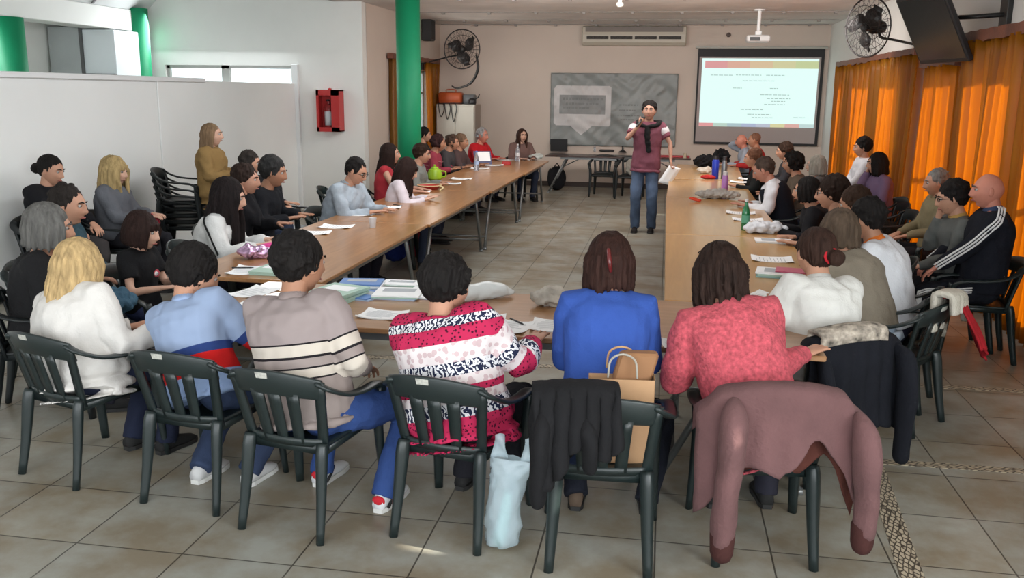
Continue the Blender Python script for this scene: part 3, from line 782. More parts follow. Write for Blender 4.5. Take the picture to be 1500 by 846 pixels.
# ------------------------------------------------------------------ green plastic armchair
def chair_parts(m, lab_m=None):
    r = empty('plastic_armchair', (0, 0, 0))
    # seat: dished panel
    g = G(); top = []; bot = []
    nx, ny = 12, 12
    def sp(u, v):
        x = (u-.5)*(.44-.04*(1-v)); y = -.20+.43*v
        z = .425-.018*math.sin(PI*u)*math.sin(PI*min(1, v*1.1))+.008*v - .03*max(0, v-.88)/.12
        return (x, y, z)
    g.sheet([[sp(i/nx, j/ny) for i in range(nx+1)] for j in range(ny+1)], .012)
    g.box((-.20, -.20, .385), (-.185, .21, .425)).box((.185, -.20, .385), (.20, .21, .425)).box((-.2, .205, .385), (.2, .22, .42)).box((-.19, -.205, .385), (.19, -.19, .425))
    g.obj('seat', m, parent=r)
    # backrest: broad curved top rail, three slats, side posts, lower rail
    g = G()
    def arcp(t, z, yo=0):   # t -1..1 across
        return np.array([.225*t, -.215-.10*(z-.42)/.37 + .045*t*t - .0 + yo, z])
    N = 14; rings = []
    for i in range(N+1):
        t = -1+2*i/N; h = .118-.018*abs(t)**2; zt = .785-.035*t*t
        a = arcp(t, zt); b = arcp(t, zt-h)
        n_ = np.array([0, .009, .0]); e = np.array([0, 0, .006])
        rings.append([a-n_-e, a-n_*.5, a+n_*.5, a+n_-e, b+n_+e, b+n_*.5, b-n_*.5, b-n_+e])
    g.loft(rings)
    for t in (-.40, 0, .40):
        rings = []
        for k in range(6):
            z = .43+(.68-.43)*k/5; w = .024+.006*k/5; c = arcp(t*(.86+.14*k/5), z)
            rings.append([c+np.array([-w, -.006, 0]), c+np.array([w, -.006, 0]), c+np.array([w, .006, 0]), c+np.array([-w, .006, 0])])
        g.loft(rings)
    for s in (-1, 1):
        rings = []
        for k in range(7):
            z = .40+(.74-.40)*k/6; w = .024+.006*math.sin(k); c = arcp(s*(.80+.16*k/6), z)
            rings.append([c+np.array([-.022, -.010, 0]), c+np.array([.022, -.008, 0]), c+np.array([.020, .010, 0]), c+np.array([-.020, .010, 0])])
        g.loft(rings)
    rings = []
    for i in range(N+1):
        t = (-1+2*i/N)*.82; a = arcp(t, .455); b = arcp(t, .415)
        rings.append([a-np.array([0, .008, 0]), a+np.array([0, .008, 0]), b+np.array([0, .008, 0]), b-np.array([0, .008, 0])])
    g.loft(rings)
    g.obj('backrest', m, parent=r)
    for s in (-1, 1):
        g = G()
        pts = [(s*.205, -.262, .735), (s*.245, -.225, .70), (s*.272, -.13, .655), (s*.28, 0, .635), (s*.276, .12, .628), (s*.262, .19, .60), (s*.252, .21, .55)]
        g.tube(pts, [(.014, .028), (.012, .032), (.011, .032), (.010, .032), (.011, .032), (.014, .030), (.018, .026)], n=10, up=(0, 0, 1), k=3)
        g.obj('armrest', m, parent=r)
    for s in (-1, 1):
        # front leg rises to the armrest, rear leg stops under the seat; both are tapering open channels
        for fr in (1, 0):
            g = G()
            if fr: pts = [(s*.252, .208, .60), (s*.232, .215, .44), (s*.236, .235, .2), (s*.245, .255, .0)]; rw = [(.015, .028), (.022, .032), (.019, .026), (.015, .021)]
            else: pts = [(s*.185, -.205, .44), (s*.188, -.22, .38), (s*.196, -.25, .18), (s*.205, -.285, .0)]; rw = [(.026, .022), (.030, .026), (.024, .021), (.019, .017)]
            g.tube([np.array(p) for p in pts], rw, n=12, up=(s*.7, .7 if fr else -.7, 0), k=3, round_ends=False, sq=.7)
            g.obj('leg', m, parent=r)
    if lab_m:
        a = arcp(-.12, .765); g = G()
        g.loft([[arcp(-.30, .772, -.012)+np.array([0, 0, 0]), arcp(-.02, .774, -.0135), arcp(-.03, .748, -.0135), arcp(-.29, .744, -.012)], [arcp(-.30, .772, -.008), arcp(-.02, .774, -.008), arcp(-.03, .748, -.008), arcp(-.29, .744, -.008)]])
        g.obj('worn_label', lab_m, parent=r, smooth=False)
    return r
LABM = mat('worn_label', (.42, .42, .38), .7, var=.3, vs=60)
PROTO = chair_parts(CHG, LABM); PROTO_B = chair_parts(CHB, None)
_used = set()
def chair(x, y, yaw, label, z=0, black=False, group='plastic armchairs around the tables'):
    p = PROTO_B if black else PROTO
    if p.name in _used: o = copy_tree(p)
    else: o = p; _used.add(p.name)
    o.location = (x, y, z); o.rotation_euler = (0, 0, math.radians(yaw))
    tagp(o, label, 'chair', group)
    return o

# ------------------------------------------------------------------ people
def head_base():
    """skull, face and ears in head coordinates: centre at the origin, face towards +Y, 0.23 m high"""
    g = G(); NL, NT = 72, 44; vs = []
    def gs(a, s): return math.exp(-(a/s)**2)
    for i in range(1, NT):
        th = PI*i/NT
        for j in range(NL):
            q = 2*PI*j/NL; q = q - .38*math.sin(q) # denser near the face (q = 0)
            x, y, z = math.sin(th)*math.sin(q), math.sin(th)*math.cos(q), math.cos(th)
            t = max(0, -z)
            X = x*.077*(1-.30*t**1.3); Y = y*(.093 if y > 0 else .102*(1-.42*t**1.1)); Z = z*.117
            if y < 0: X *= 1 + .04*(1-abs(z))
            if y > 0:
                a = abs(X)
                f = max(0, min(1, y*2.2))
                Y += f*(.024*gs(X, .011)*gs(Z+.022, .017) + .014*gs(X, .008)*gs(Z-.008, .024) + .006*gs(a-.017, .009)*gs(Z+.028, .010)
                        + .005*gs(a-.030, .020)*gs(Z-.037, .010) - .010*gs(a-.032, .015)*gs(Z-.017, .012)
                        + .008*gs(X, .024)*gs(Z+.058, .010) - .004*gs(X, .03)*gs(Z+.0735, .006) + .010*gs(X, .022)*gs(Z+.095, .016)
                        + .004*gs(a-.045, .02)*gs(Z+.02, .02) - .006*gs(Z-.09, .03))
            vs.append((X, Y, Z))
    fs = []
    for i in range(NT-2):
        for j in range(NL): fs.append((i*NL+j, i*NL+(j+1) % NL, (i+1)*NL+(j+1) % NL, (i+1)*NL+j))
    n = len(vs); vs += [(0, 0, .117), (0, .0, -.115)]
    for j in range(NL): fs.append((n, (j+1) % NL, j)); fs.append((n+1, (NT-2)*NL+j, (NT-2)*NL+(j+1) % NL))
    g.add(vs, fs)
    for s in (-1, 1):
        R_ = np.array(Matrix.Rotation(s*-.35, 3, 'Z'))
        g.ell((s*.080, -.006, .002), (.008, .019, .031), R=R_); g.ell((s*.083, .004, -.012), (.006, .010, .014), R=R_)
    return g
HEAD = head_base()

def hand_base(curl, spread=.10, thumb=0.0):
    """right hand: wrist at origin, fingers +Y, palm -Z, thumb towards -X"""
    g = G()
    g.tube([(0, -.02, 0), (0, .02, 0), (.0, .06, 0), (.0, .092, -.002)], [(.022, .026), (.0165, .036), (.0145, .041), (.0115, .039)], n=12, up=(0, 0, 1))
    for x, ln, a0 in ((-.030, .072, -.10), (-.010, .080, -.03), (.011, .075, .05), (.030, .058, .14)):
        p = np.array([x, .086, -.001]); ang = 0.0; pts = [np.array([x*.9, .06, 0]), p]
        for k, fr in enumerate((.45, .30, .25)):
            ang += curl*(.55 if k == 0 else 1.0)
            d = np.array([math.sin(a0*spread*10)*math.cos(ang), math.cos(a0)*math.cos(ang), -math.sin(ang)])
            p = p + d*ln*fr; pts.append(p)
        g.tube(pts, [.0095, .0095, .0088, .0080, .0070], n=8)
    c = curl*.5+thumb
    g.tube([(-.018, .018, -.006), (-.042, .045, -.012), (-.054+.02*c, .074, -.020-.02*c), (-.054+.05*c, .098, -.026-.03*c)], [.0145, .0125, .0105, .0085], n=8)
    o, co, no = remesh(g, .0042, 3); return o
HANDS = {'flat': hand_base(.10), 'soft': hand_base(.38), 'grip': hand_base(.95, thumb=.5), 'fist': hand_base(1.25, thumb=.9)}

def ik(S, T, a, b, pole):
    S = np.array(S, float); T = np.array(T, float); d = T-S; L = np.linalg.norm(d)
    if L > (a+b)*.995: T = S+d/L*(a+b)*.995; d = T-S; L = np.linalg.norm(d)
    if L < abs(a-b)+.02: L = abs(a-b)+.02
    u = nrm(T-S); c = (a*a+L*L-b*b)/(2*a*L); c = max(-1, min(1, c))
    p = np.array(pole, float); p = p-u*(p@u); p = nrm(p)
    return S+u*a*c+p*a*math.sqrt(max(0, 1-c*c)), T

def Rz(a): c, s = math.cos(a), math.sin(a); return np.array([[c, -s, 0], [s, c, 0], [0, 0, 1.]])
def Rx(a): c, s = math.cos(a), math.sin(a); return np.array([[1., 0, 0], [0, c, -s], [0, s, c]])
def Ry(a): c, s = math.cos(a), math.sin(a); return np.array([[c, 0, s], [0, 1., 0], [-s, 0, c]])

EYEW = mat('eye_white', (.36, .34, .32), .35); IRIS = mat('iris_dark', (.02, .012, .008), .15)
LIPM = mat('lips', (.30, .09, .07), .45)
BLACKH = (.010, .0085, .008); DBROWN = (.030, .016, .010); BROWN = (.06, .030, .016); GREYH = (.16, .155, .145); WHITEH = (.38, .37, .34); BLOND = (.50, .33, .13); DBLOND = (.26, .16, .07)
SK1 = (.47, .25, .165); SK2 = (.36, .18, .11); SK3 = (.55, .33, .24); SKR = (.50, .20, .14)
NP = [0]

def person(label, who, head, yaw, lean=.14, side=0.0, zh=.50, hs=1.0, w=1.0, hy=0, hp=8, hr=0, skin=SK1, hair=('short', BLACKH), top=None, legs=(.03, .04, .07),
           R=(.17, .40, .775), L=(-.17, .40, .775), hand=('flat', 'flat'), palm=((0, 0, 1), (0, 0, 1)), feet=None, stand=False, seat=True, shoe=(.02, .02, .02), twist=0, vox=None, arm=(.285, .255), pole=None,
           back=.0, shaded=False, shoes_long=.27, chair_black=False, chair_dx=0, chair_label=None, scale_arm=None, coat=None, extras=None, kid=1.0, fingers_dir=None):
    NP[0] += 1; seed = NP[0]*3.17
    head = np.array(head, float); ya = math.radians(yaw); RY = Rz(ya)
    fwd = RY @ np.array([0, 1., 0]); rgt = RY @ np.array([1., 0, 0])
    base = head - fwd*lean - rgt*side; base = np.array([base[0], base[1], 0])
    dist = np.linalg.norm(base[:2]);
    vox = vox or (.009 if dist < 5.5 else .011 if dist < 8.5 else .014 if dist < 12 else .018)
    k = kid
    loc = lambda p: RY.T @ (np.array(p, float) - base)
    wl = lambda p: np.array(p, float) if not (isinstance(p, tuple) and len(p) == 4) else loc(p[:3])   # 4-tuple = world point
    Hc = loc(head); hip = np.array([0, 0, zh])
    RH = Rz(math.radians(hy)) @ Rx(math.radians(-hp)) @ Ry(math.radians(hr))
    up_dir = nrm(Hc-hip)
    # neck base below and slightly behind the head
    N = Hc + RH @ np.array([0, -.030, -.042])*hs + nrm(np.array([0, -.35, -1.0]) - up_dir)*.080*hs
    spv = N-hip; TL_ = np.linalg.norm(spv)
    bow = np.array([0, -1., 0])*(.02+.10*min(.4, max(0, lean)))*k
    def spine(t):
        return hip + spv*t + bow*4*t*(1-t)*.5 if t <= 1 and t >= 0 else hip+spv*t
    def sframe(t):
        a = spine(min(1, t+.02)); b = spine(max(-.2, t-.02)); z = nrm(a-b)
        tw = math.radians(twist)*max(0, min(1, t)); x = np.array([math.cos(tw), math.sin(tw), 0]); x = nrm(x-z*(x@z)); return x, np.cross(z, x), z
    def ring(t, a, b, n=20, dy=0, p=2.3):
        x, y, z = sframe(t); c = spine(t)+y*dy; o = []
        for j in range(n):
            q = 2*PI*j/n; cc, ss = math.cos(q), math.sin(q)
            o.append(c+x*a*math.copysign(abs(cc)**(2/p), cc)+y*b*math.copysign(abs(ss)**(2/p), ss))
        return o
    W_ = w*k
    prof = [(-.10, .135, .105), (-.03, .165, .125), (.08, .172, .128), (.25, .158, .118), (.42, .156, .116), (.58, .165, .122), (.72, .178, .122), (.84, .178, .105), (.92, .140, .085), (.975, .085, .066), (1.02, .056, .058)]
    def torso(g, inf, t0=-.1, t1=1.05, flare=0, belly=0):
        rings = []
        for t, a, b in prof:
            if t < t0-.001 or t > t1: continue
            fl = flare*max(0, (.5-t)/.6)
            e = inf if t < .95 else inf*.6
            rings.append(ring(t, a*W_+e+fl, b*W_+e+fl*.7+belly*math.exp(-((t-.3)/.22)**2), dy=.01*t+belly*.5*math.exp(-((t-.3)/.22)**2)))
        g.loft(rings)
    x9, y9, z9 = sframe(.86)
    sh = {}
    for s in (-1, 1): sh[s] = spine(.885)+x9*s*.158*W_-y9*.005
    a_, b_ = arm[0]*k*(.96 if k == 1 else 1), arm[1]*k
    J = {}
    for s, T in ((1, R), (-1, L)):
        T = wl(T)
        pl = np.array([s*.55, -.35, -.8]) if pole is None else np.array([pole[0]*s, pole[1], pole[2]])
        el, wr = ik(sh[s], T, a_, b_, pl); J[s] = (sh[s], el, wr)
    # legs
    if stand:
        HJ = {s: np.array([s*.088*W_, 0, zh]) for s in (-1, 1)}
        ft = feet or ((.10, .02, .085), (-.10, .02, .085)); tl, sl = zh*.49, zh*.45
        lp = (0, 1, .05)
    else:
        HJ = {s: np.array([s*.092*W_, .01, zh-.01]) for s in (-1, 1)}
        ft = feet or ((.13, .36, .085), (-.13, .34, .085)); tl, sl = .42*k, .42*k
        lp = (0, .55, 1)
    Lg = {}
    for s, T in ((1, ft[0]), (-1, ft[1])):
        T = wl(T); kn, an = ik(HJ[s], T, tl, sl, np.array(lp)+np.array([s*.08, 0, 0])); Lg[s] = (HJ[s], kn, an)
    # ---- body: one continuous surface
    g = G(); torso(g, -.036)
    nt = Hc+RH @ np.array([0, -.022, -.05])*hs
    g.tube([spine(.93), spine(1.0)*.6+nt*.4, nt], [(.070*k, .074*k), (.058*k, .060*k), (.054*hs, .058*hs)], n=14)
    for s in (-1, 1):
        S, E_, Wr = J[s]; d1 = nrm(Wr-E_)
        g.tube([spine(.86)+x9*s*.09*W_, S, S*.5+E_*.5, E_, E_+(Wr-E_)*.3, Wr, Wr+d1*.012], [.05*k, .046*k, .040*k, .033*k, .034*k, .0225*k, .021*k], n=12, k=2)
        h_, k_, n_ = Lg[s]
        g.tube([h_, h_*.5+k_*.5, k_, k_*.65+n_*.35, n_], [.058*W_, .052*W_, .040*k, .038*k, .030*k], n=12)
        if stand or True: g.ell(h_+np.array([0, -.03, 0]), (.065*W_, .07*W_, .065*W_))
        foot = n_+np.array([0, .05, -.045]); g.ell(foot, (.034*k, .095*k, .028*k))
    body, co, no = remesh(g, max(vox, .011), 5)
    body.join(HEAD, lambda v: Hc+RH @ (v*hs))
    for s in (-1, 1):
        S, E_, Wr = J[s]; y_ = nrm(Wr-E_)
        if fingers_dir and fingers_dir[0 if s > 0 else 1] is not None: y_ = nrm(np.array(fingers_dir[0 if s > 0 else 1], float))
        pn = np.array(palm[0 if s > 0 else 1], float)
        if len(pn) == 3:
            z_ = nrm(pn-y_*(pn@y_)); x_ = np.cross(y_, z_)
        H0 = HANDS[hand[0 if s > 0 else 1]]
        Rm = np.array([x_, y_, z_]).T
        body.join(H0, (lambda v, Rm=Rm, Wr=Wr, s=s: Wr+Rm @ (np.array([v[0]*s, v[1], v[2]])*k*.98)))
    po = body.obj('person', skinm(skin), loc=tuple(base), rz=ya)
    tagp(po, label, 'person')
    # ---- face pieces
    hx = lambda v: Hc+RH @ (np.array(v, float)*hs)
    for s in (-1, 1):
        g = G(); g.ell(hx((s*.031, .0755, .0165)), .0110*hs, n=10, k=7, m=0); g.ell(hx((s*.031, .0845, .0165)), (.0052*hs,)*3, n=8, k=6, m=1); g.obj('eye', [EYEW, IRIS], parent=po)
        hb = hair[1] if hair[0] != 'bald' else (.12, .10, .09)
        g = G(); g.tube([hx((s*.013, .094, .036)), hx((s*.030, .092, .042)), hx((s*.050, .078, .036))], [(.0045*hs, .003*hs), (.0045*hs, .003*hs), (.002*hs, .002*hs)], n=6, k=2); g.obj('eyebrow', hairm(hb), parent=po)
    g = G(); g.tube([hx((-.024, .084, -.058)), hx((-.008, .0955, -.0565)), hx((.008, .0955, -.0565)), hx((.024, .084, -.058))], [(.002*hs, .002*hs), (.0055*hs, .004*hs), (.0055*hs, .004*hs), (.002*hs, .002*hs)], n=8, k=2); g.obj('lips', LIPM, parent=po)
    # ---- trousers
    lg_col = legs if hasattr(legs, 'node_tree') else cloth(tuple(legs), bump=.3, bs=70)
    g = G()
    pr = [ring(t, a*W_-.002, b*W_-.002) for t, a, b in prof if t <= (.26 if not stand else .2)]
    g.loft(pr)
    for s in (-1, 1):
        h_, k_, n_ = Lg[s]; dn = nrm(n_-k_)
        g.ell(h_+np.array([-s*.01, -.025, 0]), (.098*W_, .105*W_, .095*W_))
        ls = 1.18 if stand else 1.0
        g.tube([h_, h_*.55+k_*.45, k_, k_*.6+n_*.4, n_+dn*-.0, n_+dn*.028*k], [.092*W_, .084*W_, .068*k*ls, .063*k*ls, .058*k*ls, .060*k*ls], n=14, k=2, round_ends=False)
    q, co, no = remesh(g, vox, 4); co = wrinkle(co, no, .010, (10, 10, 7), seed); q.v = [tuple(c) for c in co]
    q.obj('trousers', lg_col, parent=po)
    for s in (-1, 1):
        h_, k_, n_ = Lg[s]; g = G(); sl_ = shoes_long*k; u = sl_/.27
        fy = 0
        g.tube([n_+np.array([0, -.035, -.040]), n_+np.array([0, .03, -.042]), n_+np.array([s*.006, .11, -.055])*u, n_+np.array([s*.008, .175, -.062])*u], [(.043, .040), (.046, .042), (.030, .046), (.020, .034)], n=12, up=(0, 0, 1), k=2) if False else None
        A = [(-.060, .030, .034), (-.02, .036, .050), (.05, .037, .040), (.12, .043, .028), (.175, .036, .020), (.20, .020, .012)]
        rings = []
        for yy, hw, hh in A:
            zb = n_[2]-.083*k; rings.append([n_*np.array([1, 1, 0])+np.array([hw*k*math.cos(q_)*(1 if True else 1), yy*u*k, zb+.004+hh*k*(1+math.sin(q_)*(1 if math.sin(q_) > 0 else .98))]) for q_ in np.linspace(0, 2*PI, 13)[:-1]])
        g = G(); g.loft(rings); sm = shoe if hasattr(shoe, 'node_tree') else cloth(shoe, bump=.1)
        so = g.obj('shoe', sm, parent=po)
        g = G(); g.loft([[n_*np.array([1, 1, 0])+np.array([hw*k*1.08*c_, yy*u*k*1.01, zz]) for yy, hw, c_ in [(-.062, .020, 1), (-.03, .034, 1), (.05, .036, 1), (.12, .044, 1), (.175, .038, 1), (.205, .015, 1), (.205, .015, -1), (.175, .038, -1), (.12, .044, -1), (.05, .036, -1), (-.03, .034, -1), (-.062, .020, -1)]] for zz in (n_[2]-.084*k, n_[2]-.062*k)])
        g.obj('sole', SOLE_W if (not hasattr(shoe, 'node_tree') and sum(shoe) > .5) or hasattr(shoe, 'node_tree') else SOLE_D, parent=so, smooth=False)
    # ---- upper garment
    T = dict(col=(.1, .1, .1), inf=.020, sleeve='long', hem=-.10, flare=0, belly=0, nm='sweater', collar=None, sl=.0, amp=.012, wsc=(8, 8, 8))
    T.update(top or {})
    mt = T['col'] if hasattr(T['col'], 'node_tree') else cloth(tuple(T['col']), bump=T.get('bump', .3), var=T.get('var', .10), bs=T.get('bs', 80))
    g = G(); inf = T['inf']
    rings = []
    t0 = T['hem']
    tt = [t0, t0*.6] if t0 < -.1 else []
    for t in tt: rings.append(ring(t, .175*W_+inf+T['flare']*(.6+abs(t)*1.4), .135*W_+inf+T['flare']*(.5+abs(t))))
    for t, a, b in prof:
        if t < -.1+.0 or t > .985: continue
        if t <= t0 and t0 >= -.1: continue
        fl = T['flare']*max(0, (.55-t)/.6); e = inf if t < .9 else inf*.7
        bl = T['belly']*math.exp(-((t-.3)/.22)**2)
        rings.append(ring(t, a*W_+e+fl, b*W_+e+fl*.7+bl, dy=.01*t+bl*.5))
    g.loft(rings)
    sg = []
    for s in (-1, 1):
        S, E_, Wr = J[s]; i2 = inf*.72
        if T['sleeve'] == 'long':
            e_ = Wr-nrm(Wr-E_)*.008; P = [spine(.84)+x9*s*.08*W_, S, S*.5+E_*.5, E_, E_*.5+e_*.5, e_]
            g.tube(P, [.062*k+i2, .060*k+i2, .052*k+i2, .044*k+i2, .036*k+i2, .027*k+i2*.6+T['sl']], n=14, k=2, round_ends=False)
            sg.append((s, S, E_, e_))
        elif T['sleeve'] == 'short':
            e_ = S*.35+E_*.65
            g.tube([spine(.84)+x9*s*.08*W_, S, S*.5+E_*.5, e_], [.062*k+i2, .060*k+i2, .054*k+i2, .052*k+i2], n=14, k=2, round_ends=False)
            sg.append((s, S, E_, E_))
        elif T['sleeve'] == 'elbow':
            e_ = E_*.8+Wr*.2
            g.tube([spine(.84)+x9*s*.08*W_, S, S*.5+E_*.5, E_, e_], [.062*k+i2, .060*k+i2, .054*k+i2, .047*k+i2, .045*k+i2], n=14, k=2, round_ends=False); sg.append((s, S, E_, e_))
        elif T['sleeve'] == 'none':
            g.tube([spine(.84)+x9*s*.08*W_, S-x9*s*.01], [.058*k+i2, .050*k+i2], n=12); 
    q, co, no = remesh(g, vox, T.get('smooth', 4))
    attrs = None
    if T.get('bands'):
        al = []
        hs_ = float(np.linalg.norm(spv))
        shh = .885*hs_
        for p in co:
            t = ((p-hip)@spv)/(hs_*hs_); c = spine(max(-.3, min(1, t))); best = abs(np.linalg.norm(p-c)-.13); val = t*hs_; d0 = np.linalg.norm(p-c)-.150*W_
            for s, S, E_, e_ in sg:
                for A, B, off in ((S, E_, 0), (E_, e_, np.linalg.norm(E_-S))):
                    d = B-A; l2 = d@d; u = max(0, min(1, ((p-A)@d)/l2)); dd = np.linalg.norm(p-(A+d*u))-.055
                    if dd < d0-.012 and (off > 0 or u > .25): d0 = dd; val = shh-off-u*math.sqrt(l2)
            al.append(val)
        attrs = {'along': al}
    if T['amp']: co = wrinkle(co, no, T['amp'], T['wsc'], seed)
    q.v = [tuple(c) for c in co]
    to = q.obj(T['nm'], mt, parent=po, attrs=attrs)
    if T.get('collar'):
        cc = cloth(tuple(T['collar'])); g = G(); cr = []
        ch = T.get('collar_h', .03)
        x, y, z = sframe(.98)
        for t_, rr in ((.955, .082), (.985, .072), (1.0+ch, .064), (1.0+ch, .056), (.98, .062), (.955, .070)):
            c = spine(.98)+ (t_-.98)*.5*z+y*.003; cr.append([c+x*rr*k*math.cos(a)+y*rr*k*.98*math.sin(a) - z*.018*max(0, math.sin(a)) for a in np.linspace(0, 2*PI, 25)[:-1]])
        g.loft(cr, caps=False, loop=True); g.obj('collar', cc, parent=to)
    if T.get('hem_band'):
        g = G(); c_, hh = T['hem_band']; rr_ = []
        for t, e in ((T['hem'], .006), (T['hem'], .012), (T['hem']+hh, .012), (T['hem']+hh, .004)):
            fl = T['flare']*max(0, (.55-t)/.6); rr_.append(ring(t, .170*W_+inf+fl+e, .128*W_+inf+fl*.7+e, n=28))
        g.loft(rr_, caps=False, loop=True); g.obj('hem_band', cloth(c_), parent=to)
    info = dict(po=po, to=to, J=J, Lg=Lg, spine=spine, sframe=sframe, Hc=Hc, RH=RH, hs=hs, ring=ring, W=W_, base=base, ya=ya, loc=loc, k=k, inf=inf, hx=hx, vox=vox, prof=prof, N=N, hip=hip)
    make_hair(info, *hair, seed=seed)
    if seat and not stand:
        c = base+fwd*(.025+chair_dx)
        chair(c[0], c[1], yaw, chair_label or ('plastic armchair occupied by the ' + who), black=chair_black)
    return info

SOLE_W = mat('white_sole', (.55, .55, .53), .6); SOLE_D = mat('dark_sole', (.015, .015, .015), .6)

def make_hair(I, style, col, *a, seed=0.0, **kw):
    if style == 'bald': return
    hs = I['hs']; Hc, RH = I['Hc'], I['RH']; hx = I['hx']; rnd = random.Random(int(seed*100))
    opt = a[0] if a else {}
    vol = opt.get('vol', 0.0); Ln = opt.get('len', .25)*1.0
    g = G()
    def sdir(v): return RH @ np.array(v, float)
    down = nrm(I['hip']-I['N']); grav = np.array([0, 0, -1.])
    vx = max(.0055 if I['vox'] < .010 else .0075 if I['vox'] < .012 else .010, .005)
    if style == 'fringe_ring':   # hair only round the sides and back
        for t in np.linspace(-2.35, 2.35, 19):
            p = (math.sin(t+PI)*.078, math.cos(t+PI)*.096-.006, .005-.02*math.cos(t*.7)); g.ell(hx(p), (.017*hs, .022*hs, .034*hs), n=8, k=6)
    else:
        cap = (.0865+vol, .101+vol, .098+vol)
        g.ell(hx((0, -.0275-vol*.55, .036+vol*.2)), tuple(c*hs for c in cap), n=24, k=16, R=RH)
        g.ell(hx((0, -.050, -.012)), ((.070+vol)*hs, (.062+vol*.8)*hs, (.062)*hs), n=18, k=12, R=RH)
        for s in (-1, 1): g.ell(hx((s*.073, -.012, .018)), ((.014+vol)*hs, .030*hs, .040*hs), n=10, k=8, R=RH)
        if opt.get('fringe'):
            for t in np.linspace(-.75, .75, 9): g.ell(hx((math.sin(t)*.070, math.cos(t)*.087, .058-.010*abs(t))), (.015*hs, .012*hs, .030*hs), n=8, k=6, R=RH)
        if style == 'short':
            for i in range(70):
                t = rnd.uniform(.9, 2*PI-.9)+PI/2; ph = rnd.uniform(-.45, 1.35); e = 1+rnd.uniform(-.02, .045)
                p = np.array([math.cos(t)*math.cos(ph)*(.084+vol)*e, math.sin(t)*math.cos(ph)*(.098+vol)*e-.0275, math.sin(ph)*(.095+vol)*e+.036])
                if p[1] > .05 and p[2] < .085: continue
                g.ell(hx(p), (rnd.uniform(.012, .02)*hs, rnd.uniform(.012, .02)*hs, rnd.uniform(.008, .016)*hs), n=7, k=5, R=RH @ Rz(t))
        if style == 'curly':
            for i in range(opt.get('n', 90)):
                t = rnd.uniform(.35, 2*PI-.35)+PI/2; ph = rnd.uniform(-.75, 1.4); rr = 1+rnd.uniform(0, .10)
                p = np.array([math.cos(t)*math.cos(ph)*(.088+vol)*rr, math.sin(t)*math.cos(ph)*(.104+vol)*rr-.018, math.sin(ph)*(.104+vol)*rr+.022])
                if p[1] > .045 and p[2] < .075: continue
                g.ell(hx(p), rnd.uniform(.014, .023)*hs, n=7, k=6)
        if style in ('bun',):
            bp = opt.get('pos', (0, -.135, .02)); g.ell(hx(bp), opt.get('r', .042)*hs, n=14, k=10)
            g.tube([hx((0, -.09, .015)), hx(bp)], [.035*hs, .028*hs], n=10)
        if style in ('long', 'bob', 'pony', 'wavy'):
            L_ = Ln
            if style == 'pony':
                p0 = hx(opt.get('pos', (0, -.118, .01))); P = [p0]
                for i in range(1, 6):
                    u = i/5; d = nrm(grav*(1-.6*u)+down*.6*u + RH @ np.array([0, -.5, 0])*(1-u)); P.append(P[-1]+d*L_/5)
                g.tube(P, [.022, .030, .032, .028, .022, .010], n=10, k=2)
            else:
                nt = opt.get('n', 17); a0 = opt.get('a0', .80)
                for i in range(nt):
                    t = a0 + (2*PI-2*a0)*i/(nt-1)   # angle from face front
                    ex = math.sin(t); ey = math.cos(t)
                    r0 = 1.0
                    P = [hx((ex*.060, ey*.078-.02, .085)), hx((ex*(.086+vol), ey*(.104+vol)-.018, .02)), hx((ex*(.084+vol*1.3), ey*(.098+vol)-.018, -.045))]
                    outb = nrm(sdir((ex, ey, 0))*np.array([1, 1, .0]))
                    n2 = 6; rl = L_*(1+rnd.uniform(-.10, .10))*(1 if abs(math.sin(t)) < .8 or not opt.get('taper') else .8)
                    isback = (1-math.cos(t))/2
                    for j in range(1, n2+1):
                        u = j/n2
                        dvec = nrm(grav*(1-isback*.75*u)+down*isback*.75*u + outb*(.10*(1-u)-.04*u)+ (I['sframe'](.9)[1]*-.30*isback*(1-u)) + np.array([rnd.uniform(-.10, .10), rnd.uniform(-.08, .08), 0])*(2.2 if style == 'wavy' else 1))
                        P.append(P[-1]+dvec*rl/n2)
                    R_ = [.018, .021, .022, .021, .020, .019, .018, .015, .008]
                    g.tube(P, [(r*(1.25 if style == 'wavy' else 1.05), r*.80) for r in R_], n=8, k=2, up=outb)
    q, co, no = remesh(g, vx*hs, 3)
    if opt.get('clip'): pass
    # strand relief: elongated noise along the fall of the hair
    out = co.copy(); am = .0065*hs*(1.5 if style in ('curly', 'wavy') else 1)*opt.get('rough', 1)
    for i in range(len(co)):
        p = co[i]; l = RH.T @ (p-Hc)
        th = math.atan2(l[0], l[1]+.02); d = noise.noise((th*9+seed, l[2]*7, seed))+.6*noise.noise((th*24, l[2]*16+seed, 2.0))
        out[i] = p+no[i]*am*d
    q.v = [tuple(c) for c in out]
    ho = q.obj('hair', hairm(tuple(col)), parent=I['po'])
    I['hair'] = ho
    return ho

